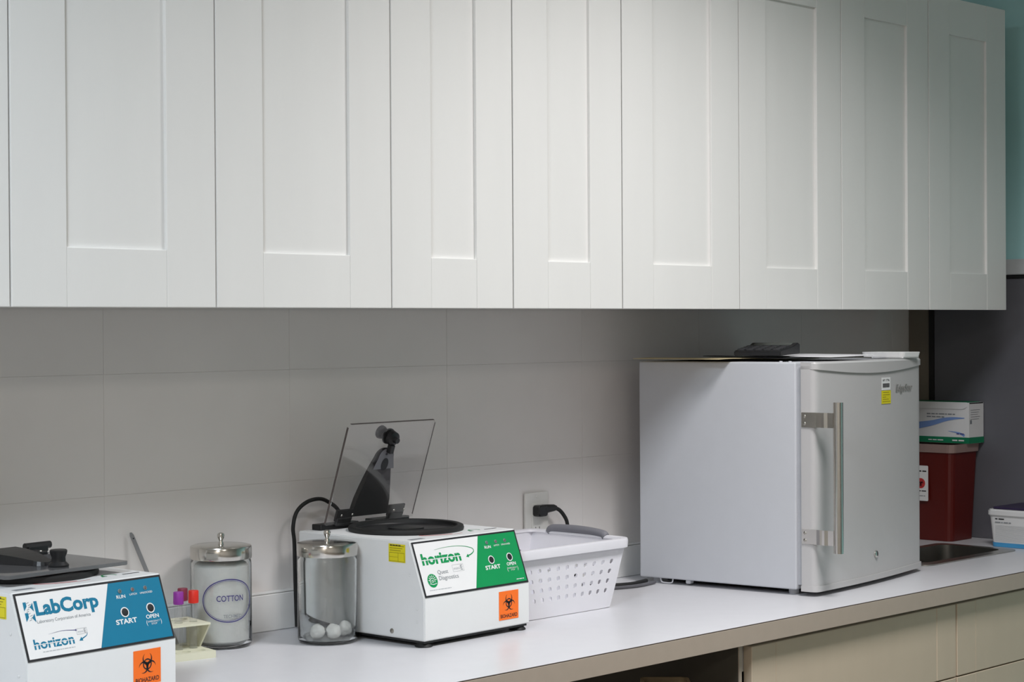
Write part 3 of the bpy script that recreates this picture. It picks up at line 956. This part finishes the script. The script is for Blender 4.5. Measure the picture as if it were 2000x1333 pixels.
    for x in (-.072, .066):
        MB().box(x - .022, x + .022, .003, .026, .0062, .011, bevel=.001).box(x - .019, x + .019, -.006, .010, .004, .0125, bevel=.0015).build('hinge_leaf', m_black, lid)
        for k in (-1, 1):
            MB().lathe([(.0026, 0), (.002, .0012), (0, .0014)], 10, Matrix.Translation((x + k * .014, .018, .0112))).build('hinge_screw', m_brush, lid, smooth=True)
            MB().lathe([(.0026, 0), (.002, .0012), (0, .0014)], 10, Matrix.Translation((x + k * .014, .018, -.0002)) @ Matrix.Rotation(math.pi, 4, 'X')).build('hinge_screw', m_brush, lid, smooth=True)
    if not is_open:
        MB().box(-.118, -.078, -.018, -.002, .006, .018, bevel=.002).tube([(-.125, -.009, .017), (-.075, -.009, .017)], .006, 10).build('hinge_barrel', m_black, lid)
    return t
centrifuge('white bench centrifuge with closed smoked lid and blue control panel', (.0053, -.0365, ZC), .0821, 'blue', False)
centrifuge('white bench centrifuge with open clear lid and green control panel', (.8385, .0069, ZC), .0323, 'green', True)
# its power cord, looping up behind it
cp_ = spline([(.835, .352, .918), (.832, .352, 1.0), (.8303, .352, 1.0758), (.8275, .352, 1.107), (.8371, .352, 1.1353), (.8625, .352, 1.152), (.8945, .352, 1.1555), (.9202, .353, 1.146), (.94, .352, 1.131), (.955, .350, 1.10), (.96, .350, 1.02)], 8)
tag(MB().tube(cp_, .0038, 10).build('power_cord', m_rubber, smooth=True), 'black cable looping up behind the green-panelled centrifuge', 'cable')

# ---------------------------------------------------------------- jars
def jar(label, loc, group):
    t = thing('glass_jar', label, 'jar', loc, 0, group)
    ro, ri = .0545, .0505
    prof = [(0, .0015), (.040, .0), (.050, .0008), (.0535, .004), (ro, .009), (ro, .148), (.0535, .153), (.0515, .157), (.0515, .166),
            (.0485, .166), (.0485, .157), (.0498, .152), (ri, .147), (ri, .014), (.0475, .0075), (.040, .0058), (0, .0062)]
    MB().lathe(prof, 56).build('glass', m_glass, t, smooth=True)
    lid = MB().lathe([(.0545, .157), (.0550, .158), (.0550, .177), (.0538, .1795), (.049, .1808), (.03, .1815), (0, .1818)], 56) \
        .lathe([(.0540, .157), (.0540, .176), (0, .178)], 56).build('lid', m_steel, t, smooth=True)
    MB().lathe([(.0052, .181), (.005, .184), (.0035, .187), (.0038, .1895), (.006, .194), (.0066, .1975), (.0055, .201), (.0025, .2025), (0, .2028)], 20).build('knob', m_steel, lid, smooth=True)
    return t
j1 = jar('clear glass jar with COTTON oval label and steel lid beside the tube rack', (.6204, .3050, ZC + .0003), 'glass jars with steel lids')
j2 = jar('clear glass jar with a few cotton balls and steel lid before the centrifuge', (.7765, .1955, ZC + .0003), 'glass jars with steel lids')
# oval label wrapped round the cotton jar
vdir = math.atan2(-.69, -.724)
lab = vdir + math.radians(24)
def wrap(x, y, dz=.0004):
    r = .0545 + dz
    a = lab + x / .0545
    return Vector((r * math.cos(a), r * math.sin(a), .087 + y))
def oval_ring(mb, a, b, w, z, n=64):
    A = [wrap(a * math.cos(2 * math.pi * k / n), b * math.sin(2 * math.pi * k / n), z) for k in range(n + 1)]
    B = [wrap((a - w) * math.cos(2 * math.pi * k / n), (b - w) * math.sin(2 * math.pi * k / n), z) for k in range(n + 1)]
    mb.strip(A, B)
lb = MB(); oval_ring(lb, .0495, .0385, .0018, .0004); oval_ring(lb, .0465, .0355, .0006, .0004)
lb = lb.build('oval_label', m_navy, j1)
lettering('COTTON', 0.002, .004, .050, .0105, m_navy, lb, bold=.008, anchor='c', fn=lambda c: wrap(c.x, c.y))
lettering('TECHMED', .006, -.0275, .034, .0055, m_grey_ink, lb, bold=.004, anchor='c', fn=lambda c: wrap(c.x, c.y))
def lumpy(r, seed, squash=(1, 1, 1)):
    rnd = random.Random(seed)
    bm = bmesh.new()
    bmesh.ops.create_icosphere(bm, subdivisions=3, radius=r)
    ph = [(rnd.uniform(0, 6), rnd.uniform(0, 6), rnd.uniform(0, 6)) for _ in range(3)]
    for v in bm.verts:
        n = v.co.normalized()
        d = sum(math.sin(n.x * (2 + k) + ph[k][0]) * math.sin(n.y * (2 + k) + ph[k][1]) * math.sin(n.z * (3 + k) + ph[k][2]) for k in range(3))
        v.co = n * r * (1 + .10 * d + rnd.uniform(-.02, .02))
        v.co = Vector((v.co.x * squash[0], v.co.y * squash[1], v.co.z * squash[2]))
    mb = MB(); mb.bm.free(); mb.bm = bm
    return mb
vr, vd = Vector((.6896, -.7241, 0)), Vector((.7241, .6896, 0))
for k, (a, d, r, lbl) in enumerate(((-.0165, -.022, .0138, 'leftmost white cotton ball in the glass jar before the centrifuge'), (.0125, -.019, .0138, 'middle white cotton ball in the glass jar before the centrifuge'), (.0310, .008, .0136, 'rightmost, rearmost cotton ball in the glass jar before the centrifuge'))):
    o = lumpy(r, 20 + k, (1, 1, .98)).build('cotton_ball', m_cotton, smooth=True)
    o.location = Vector((.7765, .1955, ZC + .0068 + r * .98)) + vr * a + vd * d
    tag(o, lbl, 'cotton ball', 'cotton balls in the jar')
# wad of cotton filling the labelled jar
bm = bmesh.new()
rnd = random.Random(5)
seg, rings = 40, 24
vs = []
for j in range(rings + 1):
    z = .0070 + (.150 - .0070) * j / rings
    edge = min(1, min(j, rings - j) / 2.5 + .80)
    vs.append([bm.verts.new(((.0496 * edge - .0009 * abs(math.sin(j * 1.3 + k * .9))) * math.cos(2 * math.pi * k / seg), (.0496 * edge - .0009 * abs(math.sin(j * 1.3 + k * .9))) * math.sin(2 * math.pi * k / seg), z)) for k in range(seg)])
for j in range(rings):
    for k in range(seg):
        bm.faces.new((vs[j][k], vs[j][(k + 1) % seg], vs[j + 1][(k + 1) % seg], vs[j + 1][k]))
bm.faces.new(vs[0][::-1]); bm.faces.new(vs[-1])
mb = MB(); mb.bm.free(); mb.bm = bm
o = mb.build('cotton_roll', m_cotton, smooth=True)
o.location = (.6204, .3050, ZC + .0003)
tag(o, 'roll of white cotton wool packed inside the COTTON jar', 'cotton')

# ---------------------------------------------------------------- test tube rack with three blood tubes
RK = thing('test_tube_rack', 'cream plastic two-tier test tube rack beside the cotton jar', 'tube rack', (.4026, .2352, ZC), math.radians(-9.5))
RL, RD = .136, .105
hx = [.033 + .028 * k for k in range(4)]
hy = [.018, .047, .084]
mb = MB()
def plate_holes(mb, x0, x1, y0, y1, z0, z1, cx, cy, r):
    """plate with round holes: cells around each hole"""
    xs = [x0] + [(cx[i] + cx[i + 1]) / 2 for i in range(len(cx) - 1)] + [x1]
    ys = [y0] + [(cy[i] + cy[i + 1]) / 2 for i in range(len(cy) - 1)] + [y1]
    n = 16
    for i, hx_ in enumerate(cx):
        for j, hy_ in enumerate(cy):
            ring = [(hx_ + r * math.cos(2 * math.pi * k / n), hy_ + r * math.sin(2 * math.pi * k / n)) for k in range(n)]
            out = []
            for k in range(n):
                a = 2 * math.pi * k / n
                c, s = math.cos(a), math.sin(a)
                ts = []
                if c > 1e-6: ts.append((xs[i + 1] - hx_) / c)
                if c < -1e-6: ts.append((xs[i] - hx_) / c)
                if s > 1e-6: ts.append((ys[j + 1] - hy_) / s)
                if s < -1e-6: ts.append((ys[j] - hy_) / s)
                tt = min(ts)
                out.append((hx_ + c * tt, hy_ + s * tt))
            # add the true corners
            for z in (z0, z1):
                for k in range(n):
                    k2 = (k + 1) % n
                    p, q = out[k], out[k2]
                    pts = [(*ring[k], z), (*p, z)]
                    if abs(p[0] - q[0]) > 1e-6 and abs(p[1] - q[1]) > 1e-6:
                        cxx = xs[i + 1] if max(p[0], q[0]) > hx_ + 1e-6 and (abs(p[0] - xs[i + 1]) < 1e-6 or abs(q[0] - xs[i + 1]) < 1e-6) else xs[i]
                        cyy = ys[j + 1] if (abs(p[1] - ys[j + 1]) < 1e-6 or abs(q[1] - ys[j + 1]) < 1e-6) else ys[j]
                        pts.append((cxx, cyy, z))
                    pts += [(*q, z), (*ring[k2], z)]
                    mb.poly(pts)
            mb.strip([(*p, z0) for p in ring + ring[:1]], [(*p, z1) for p in ring + ring[:1]])
    c4 = [(x0, y0), (x1, y0), (x1, y1), (x0, y1), (x0, y0)]
    mb.strip([(*p, z0) for p in c4], [(*p, z1) for p in c4])
    return mb
mb = plate_holes(MB(), 0, RL, 0, RD, .001, .0125, hx, hy, .0078)
mb.box(0, RL, 0, RD, 0, .0012)
mb.build('base', m_rack, RK)
UY0, UY1 = .019, RD
plate_holes(MB(), 0, RL, UY0, UY1, .0550, .0585, hx, hy[1:], .0078).build('upper_tier', m_rack, RK)
ME = Matrix(((0, 0, 1, 0), (1, 0, 0, 0), (0, 1, 0, 0), (0, 0, 0, 1)))
for x in (0.0, RL - .003):
    MB().prism([(.055, .0125), (RD, .0125), (RD, .0551), (UY0, .0551)], .003, Matrix.Translation((x, 0, 0)) @ ME).build('end_bracket', m_rack, RK)
RKM = Matrix.Translation((.4026, .2352, ZC)) @ Matrix.Rotation(math.radians(-9.5), 4, 'Z')
def tube(ix, row, capcol, capname, label, lean):
    p = RKM @ Vector((hx[ix], hy[row + 1], .0022))
    t = thing('blood_tube', label, 'test tube', p, 0, 'capped blood tubes in the rack')
    t.rotation_euler = (lean[0], lean[1], 0)
    r = .0066
    MB().lathe([(0, 0), (r * .6, .0012), (r * .92, .004), (r, .0075), (r, .096)], 20).build('glass_body', m_tubeg, t, smooth=True)
    MB().lathe([(r * 1.02, .0885), (.0088, .089), (.0091, .0925), (.0088, .1095), (.0082, .1105), (0, .1105)], 22).build('cap', mat(capname, capcol, .45, var=.03), t, smooth=True)
    if row == 0:
        A = [((r + .0002) * math.cos(a), (r + .0002) * math.sin(a), .066) for a in [math.radians(d) for d in range(-150, 31, 12)]]
        MB().strip(A, [(x, y, .088) for x, y, z in A]).build('paper_label', m_tubeg, t, smooth=True)
    return t
tube(2, 0, rgb(140, 50, 150), 'purple_cap', 'blood tube with bright purple cap in the cream rack', (.0, .0))
tube(3, 0, rgb(215, 45, 30), 'red_cap', 'blood tube with bright red cap in the cream rack', (.0, .01))
tube(3, 1, rgb(125, 40, 62), 'maroon_cap', 'blood tube with dark maroon cap at the back of the cream rack', (.0, -.01))

# ---------------------------------------------------------------- metal strip leaning on the wall
ms = thing('metal_strip', 'thin grey metal strip with a hole leaning against the wall', 'strip', (.512, .318, ZC), 0)
top = Vector((.4755, .3755, 1.124)) - Vector((.512, .318, ZC)); low = Vector((.022, -.004, .0012))
ax = (top - low).normalized(); nrm = Vector((0, -1, 0)); nrm = (nrm - ax * nrm.dot(ax)).normalized(); side = ax.cross(nrm)
MM = Matrix(((side.x, ax.x, nrm.x, low.x), (side.y, ax.y, nrm.y, low.y), (side.z, ax.z, nrm.z, low.z), (0, 0, 0, 1)))
Lm = (top - low).length
MB().prism([(-.004, 0), (.004, 0), (.004, Lm - .006), (.002, Lm - .001), (-.0015, Lm), (-.004, Lm - .005)], .0018, MM, bevel=.0004).build('blade', mat('dull_grey_metal', rgb(140, 140, 142), .45, metal=.5), ms)
MB().lathe([(0, .0002), (.0014, .0002)], 10, MM @ Matrix.Translation((0, Lm - .012, .0018))).build('hole', m_ink, ms)

# ---------------------------------------------------------------- white plastic basket
BK = thing('storage_basket', 'white perforated plastic basket with grey grips below the outlet', 'basket', (1.31, .21, ZC), 0)
bw0, bd0, bw1, bd1, bh = .242, .236, .330, .258, .139
b0 = [(-bw0 / 2, -bd0 / 2 - .004), (bw0 / 2, -bd0 / 2 - .004), (bw0 / 2, bd0 / 2), (-bw0 / 2, bd0 / 2)]
b1 = [(-bw1 / 2 + .005, -bd1 / 2), (bw1 / 2, -bd1 / 2), (bw1 / 2, bd1 / 2), (-bw1 / 2 + .005, bd1 / 2)]
bm = bmesh.new()
def wall_holes(c00, c10, c11, c01, cols, rows, hs):
    """wall quad with a grid of small rounded holes; cols / rows = hole centres as fractions, hs = half size in metres"""
    c00, c10, c11, c01 = map(Vector, (c00, c10, c11, c01))
    W = ((c10 - c00).length + (c11 - c01).length) / 2
    H = ((c01 - c00).length + (c11 - c10).length) / 2
    def pt(s_, t_): return (c00 * (1 - s_) + c10 * s_) * (1 - t_) + (c01 * (1 - s_) + c11 * s_) * t_
    dx, dy = hs / W, hs / H
    pc = (cols[1] - cols[0]) / 2
    prr = (rows[1] - rows[0]) / 2
    xs = [0] + [c - pc for c in cols] + [cols[-1] + pc, 1]
    ys = [0] + [r - prr for r in rows] + [rows[-1] + prr, 1]
    def F(*ps):
        bm.faces.new([bm.verts.new(pt(*p)) for p in ps])
    for i in range(len(xs) - 1):
        for j in range(len(ys) - 1):
            x0, x1, y0, y1 = xs[i], xs[i + 1], ys[j], ys[j + 1]
            if 1 <= i <= len(cols) and 1 <= j <= len(rows):
                cx, cy = cols[i - 1], rows[j - 1]
                k = .55
                O = [(cx - dx * k, cy - dy), (cx + dx * k, cy - dy), (cx + dx, cy - dy * k), (cx + dx, cy + dy * k), (cx + dx * k, cy + dy), (cx - dx * k, cy + dy), (cx - dx, cy + dy * k), (cx - dx, cy - dy * k)]
                F((x0, y0), (x1, y0), O[1], O[0]); F((x1, y0), O[2], O[1])
                F((x1, y0), (x1, y1), O[3], O[2]); F((x1, y1), O[4], O[3])
                F((x1, y1), (x0, y1), O[5], O[4]); F((x0, y1), O[6], O[5])
                F((x0, y1), (x0, y0), O[7], O[6]); F((x0, y0), O[0], O[7])
            else:
                F((x0, y0), (x1, y0), (x1, y1), (x0, y1))
zb, zt = .001, bh - .006
rowsf = [(z - zb) / (zt - zb) for z in (.0365, .0555, .0747, .094)]
def v3(p, z): return (p[0], p[1], z)
def cols_for(w, n=10, m=.10): return [m + (1 - 2 * m) * k / (n - 1) for k in range(n)]
wall_holes(v3(b0[0], zb), v3(b0[1], zb), v3(b1[1], zt), v3(b1[0], zt), cols_for(1), rowsf, .0047)
wall_holes(v3(b0[1], zb), v3(b0[2], zb), v3(b1[2], zt), v3(b1[1], zt), cols_for(1, 8, .16), rowsf[:3], .0040)
wall_holes(v3(b0[2], zb), v3(b0[3], zb), v3(b1[3], zt), v3(b1[2], zt), cols_for(1), rowsf, .0040)
wall_holes(v3(b0[3], zb), v3(b0[0], zb), v3(b1[0], zt), v3(b1[3], zt), cols_for(1, 8, .16), rowsf[:3], .0040)
bm.faces.new([bm.verts.new(v3(p, zb)) for p in b0])
bmesh.ops.remove_doubles(bm, verts=bm.verts[:], dist=1e-5)
bmesh.ops.recalc_face_normals(bm, faces=bm.faces[:])
mb = MB(); mb.bm.free(); mb.bm = bm
o = mb.build('basket_body', m_basket, BK)
sm = o.modifiers.new('wall', 'SOLIDIFY'); sm.thickness = .0024; sm.offset = 1.0
# rim: rounded band turned outwards and down
prof = [(-.002, 0), (0, .004), (.006, .0062), (.012, .005), (.0135, .001), (.0125, -.013), (.0105, -.013), (.010, .0015), (.002, -.002)]
rim = rrect(b1[0][0], b1[1][0], b1[0][1], b1[2][1], .018, 6)
n = len(rim)
bm = bmesh.new()
R_ = []
for k in range(n):
    p, q, r_ = Vector(rim[k - 1]), Vector(rim[k]), Vector(rim[(k + 1) % n])
    d = (r_ - p).normalized(); nn = Vector((d.y, -d.x))
    R_.append([bm.verts.new((q.x + nn.x * a, q.y + nn.y * a, zt + b)) for a, b in prof])
for k in range(n):
    for i in range(len(prof)):
        i2 = (i + 1) % len(prof)
        bm.faces.new((R_[k][i], R_[(k + 1) % n][i], R_[(k + 1) % n][i2], R_[k][i2]))
bmesh.ops.recalc_face_normals(bm, faces=bm.faces[:])
mb = MB(); mb.bm.free(); mb.bm = bm
mb.build('rim', m_basket, BK, smooth=True)
for sx in (1, -1):
    xx = sx * (bw1 / 2 + .006) if sx > 0 else -bw1 / 2 - .001
    pts = spline([(xx, -.072, zt + .001), (xx, -.06, zt + .0075), (xx, 0, zt + .0115), (xx, .072, zt + .0095), (xx, .085, zt + .001)], 8)
    MB().tube(pts, .0088, 12).build('grip', m_grip, BK, smooth=True)

# ---------------------------------------------------------------- outlet, plug and cords
ol = thing('wall_outlet', 'cream wall outlet plate above the white basket', 'outlet', (1.5293, WALL_Y - .004, 1.0665))
MB().box(-.0365, .0365, -.0055, 0, -.0575, .0575, bevel=.002, seg=2).build('plate', m_outlet, ol)
MB().box(-.0172, .0172, -.0072, -.005, -.034, .034, bevel=.001).build('receptacle', m_outlet, ol)
MB().lathe([(0, .001), (.0026, .0006), (.003, 0)], 12, Matrix.Translation((0, -.0055, .048)) @ Matrix.Rotation(math.radians(90), 4, 'X')).build('screw', m_outlet, ol)
for z in (-.0205, .0205):
    MB().box(-.007, -.0055, -.0074, -.007, z - .003, z + .004).box(.005, .0065, -.0074, -.007, z - .003, z + .004).build('slot', m_ink, ol)
pg = thing('plug_cord', 'black plug in the outlet with its cable running behind the basket', 'cable', (1.528, WALL_Y - .0112, 1.0865))
PLM = Matrix(((1, 0, 0, 0), (0, 0, 1, 0), (0, -1, 0, 0), (0, 0, 0, 1)))
mb = MB()
mb.prism(rrect(-.015, .014, -.0135, .0105, .006), .020, Matrix(((1, 0, 0, 0), (0, 0, -1, 0), (0, 1, 0, 0), (0, 0, 0, 1))), bevel=.002)
mb.build('plug', m_black, pg, smooth=True)
MB().tube([(.006, -.010, .001), (.02, -.013, .002), (.038, -.0145, .0025), (.044, -.015, .002)], [.0105, .0092, .0075, .0052], 12).build('strain_relief', m_black, pg, smooth=True)
cab = spline([(.038, -.0145, .0025), (.052, -.017, -.003), (.064, -.02, -.016), (.072, -.022, -.033), (.074, -.024, -.07), (.078, -.03, -.13), (.088, -.045, -.163), (.12, -.062, -.168), (.155, -.062, -.168), (.18, -.06, -.168)], 8)
MB().tube(cab, .0042, 10).build('cable', m_rubber, pg, smooth=True)
fc = spline([(1.60, .325, .9195), (1.64, .275, .9195), (1.69, .252, .9195), (1.73, .256, .9195), (1.762, .264, .9195)], 8)
tag(MB().tube(fc, .0048, 10).build('fridge_cord', m_rubber, smooth=True), 'black cable lying on the counter beside the fridge base', 'cable')
fc = spline([(1.575, .318, .9183), (1.62, .255, .9183), (1.68, .232, .9183), (1.72, .232, .9183), (1.764, .241, .9183)], 8)
tag(MB().tube(fc, .0036, 8).build('thin_cord', mat('grey_cable', rgb(95, 95, 100), .5), smooth=True), 'thin grey cable on the counter in front of the black one', 'cable')

# ---------------------------------------------------------------- sharps container, glove box, wipes tub
SH = thing('sharps_container', 'dark red sharps bin standing behind the sink', 'container', (2.954, .268, ZC))
mb = MB(); mb.bm.free(); mb.bm = bmesh.new()
frustum(mb, .118, .186, .138, .206, .0005, .238, .003, .018).build('bin_body', m_redbin, SH)
frustum(MB(), .144, .213, .146, .216, .232, .2535, .003, .018).build('lid', mat('translucent_lid', rgb(150, 128, 122), .4), SH)
LB = Matrix(((0, 0, -1, -.0687), (-1, 0, 0, .0405), (0, 1, 0, .1045), (0, 0, 0, 1)))
sl = MB().prism(rrect(-.045, .001, 0, .0925, .003), .001).build('label', m_white, SH, M=Matrix(((0, 0, -1, -.0705), (-1, 0, 0, -.0325), (0, 1, 0, .104), (0, 0, 0, 1))))
MB().lathe([(0, .0012), (.0135, .0012)], 24, Matrix.Translation((-.021, .046, 0))).build('red_disc', m_red_ink, sl)
mb = MB(); biohazard_symbol(mb, -.021, .046, .0105, .0016); mb.build('biohazard_symbol', m_ink, sl)
tiny_print(-.021, .078, .034, .005, m_ink, sl, z=.0013, anchor='c', seed=6)
tiny_print(-.021, .026, .036, .004, m_ink, sl, z=.0013, anchor='c', seed=7)
tiny_print(-.021, .013, .028, .003, m_grey_ink, sl, z=.0013, anchor='c', seed=8)

GB = thing('glove_box', 'white and green card box with blue swoosh on the red bin', 'box', (2.9875, .1525, ZC + .2537))
gx0, gx1, gy0, gy1, gz = -.0385, .0375, 0.0, .235, .1075
MB().box(gx0, gx1, gy0, gy1, 0, gz, bevel=.0008).build('carton', m_card, GB)
mgreen = mat('green_card', rgb(20, 122, 84), .5)
MB().box(gx0 - .0005, gx1 + .0005, gy0 - .0005, gy1 + .0005, .0005, .0165).box(gx0 + .003, gx1 - .003, gy0 + .01, gy1, gz, gz + .0015).build('green_band', mgreen, GB)
fl = spline([(gx0 - .0022, .004, gz - .010), (gx0 - .0022, .016, gz - .0165), (gx0 - .0022, .05, gz - .017), (gx0 - .0022, .23, gz - .017)], 6)
MB().strip([tuple(p) for p in fl], [(gx0 - .0006, p.y, gz + .001) for p in fl]).build('flap', m_card, GB)
MB().box(gx0 + .004, gx1 - .003, gy0 - .0004, gy0 + .0002, gz - .003, gz).build('end_slot', m_ink, GB)
GF = Matrix(((0, 0, -1, gx0 - .0007), (-1, 0, 0, 0), (0, 1, 0, 0), (0, 0, 0, 1)))     # x towards the viewer's right along the long face
def swo(pts, w, m, z=.0002):
    P3 = spline([(a, b, 0) for a, b in pts], 8); n = len(P3); A, B = [], []
    for i, v in enumerate(P3):
        d = (P3[min(n - 1, i + 1)] - P3[max(0, i - 1)]).normalized(); nn = Vector((-d.y, d.x, 0)); ww = w * (1 - i / n * .92)
        A.append((v.x + nn.x * ww, v.y + nn.y * ww, z)); B.append((v.x - nn.x * ww, v.y - nn.y * ww, z))
    return MB().strip(A, B)
mblue = mat('blue_print', rgb(120, 150, 205), .5)
swo([(-.15, .045), (-.11, .052), (-.07, .062), (-.04, .066), (-.012, .067)], .009, mblue).build('blue_swoosh', mblue, GB, M=GF)
swo([(-.012, .021), (-.03, .028), (-.06, .032)], .0035, mblue).build('blue_swoosh', mblue, GB, M=GF)
tiny_print(-.125, .0745, .085, .0042, m_grey_ink, GB, z=.0003, M=GF, seed=9)
tiny_print(-.125, .0668, .055, .0042, m_grey_ink, GB, z=.0003, M=GF, seed=10)
tiny_print(-.12, .006, .05, .004, m_white, GB, z=.0012, M=GF, seed=11)
tiny_print(-.048, .0055, .035, .0055, m_white, GB, z=.0012, M=GF, seed=12)
tiny_print(-.036, .0235, .022, .004, m_navy, GB, z=.0003, M=GF, seed=13)
GE = Matrix(((1, 0, 0, 0), (0, 0, -1, gy0 - .0007), (0, 1, 0, 0), (0, 0, 0, 1)))
mb = MB()
for k in range(5):
    mb.box(-.03, .018 - (k % 3) * .006, .088 - k * .006, .0888 - k * .006, 0, .0002)
mb.box(-.033, -.024, .052, .062, 0, .0002)
mb.build('end_print', m_grey_ink, GB, M=GE)

WB = thing('wipes_tub', 'white lidded wipes tub with blue stripe at the right edge', 'tub', (2.952, -.068, ZC), 0)
frustum(MB(), .150, .226, .166, .238, .0005, .083, .003, .012).build('tub_body', m_card, WB)
mblu = mat('sky_blue_print', rgb(70, 150, 200), .5)
frustum(MB(), .1524, .2285, .1545, .2295, .0008, .0115, .001, .012).build('blue_stripe', mblu, WB)
mb = MB()
mb.prism(rrect(-.0875, .0875, -.1225, .1225, .014), .017, Matrix.Translation((0, 0, .079)), bevel=.003, seg=2).build('lid', m_card, WB, smooth=True)
MB().prism(rrect(-.078, .078, -.113, .113, .012), .005, Matrix.Translation((0, 0, .0965)), bevel=.0015).build('lid_top', mat('dark_violet_plastic', rgb(52, 42, 72), .4), WB, smooth=True)
WF = Matrix(((0, 0, -1, -.0805), (-1, 0, 0, .10), (0, 1, 0, 0), (0, 0, 0, 1)))
tiny_print(0, .070, .030, .0045, m_ink, WB, z=.0022, M=WF, seed=14)
tiny_print(0, .062, .046, .0035, m_grey_ink, WB, z=.0022, M=WF, seed=15)
mb = MB()
for k in range(12):
    mb.box(0, .19 - .02 * (k % 3), .055 - k * .0035, .0554 - k * .0035, .0012, .0014)
mb.build('print_lines', m_grey_ink, WB, M=WF)
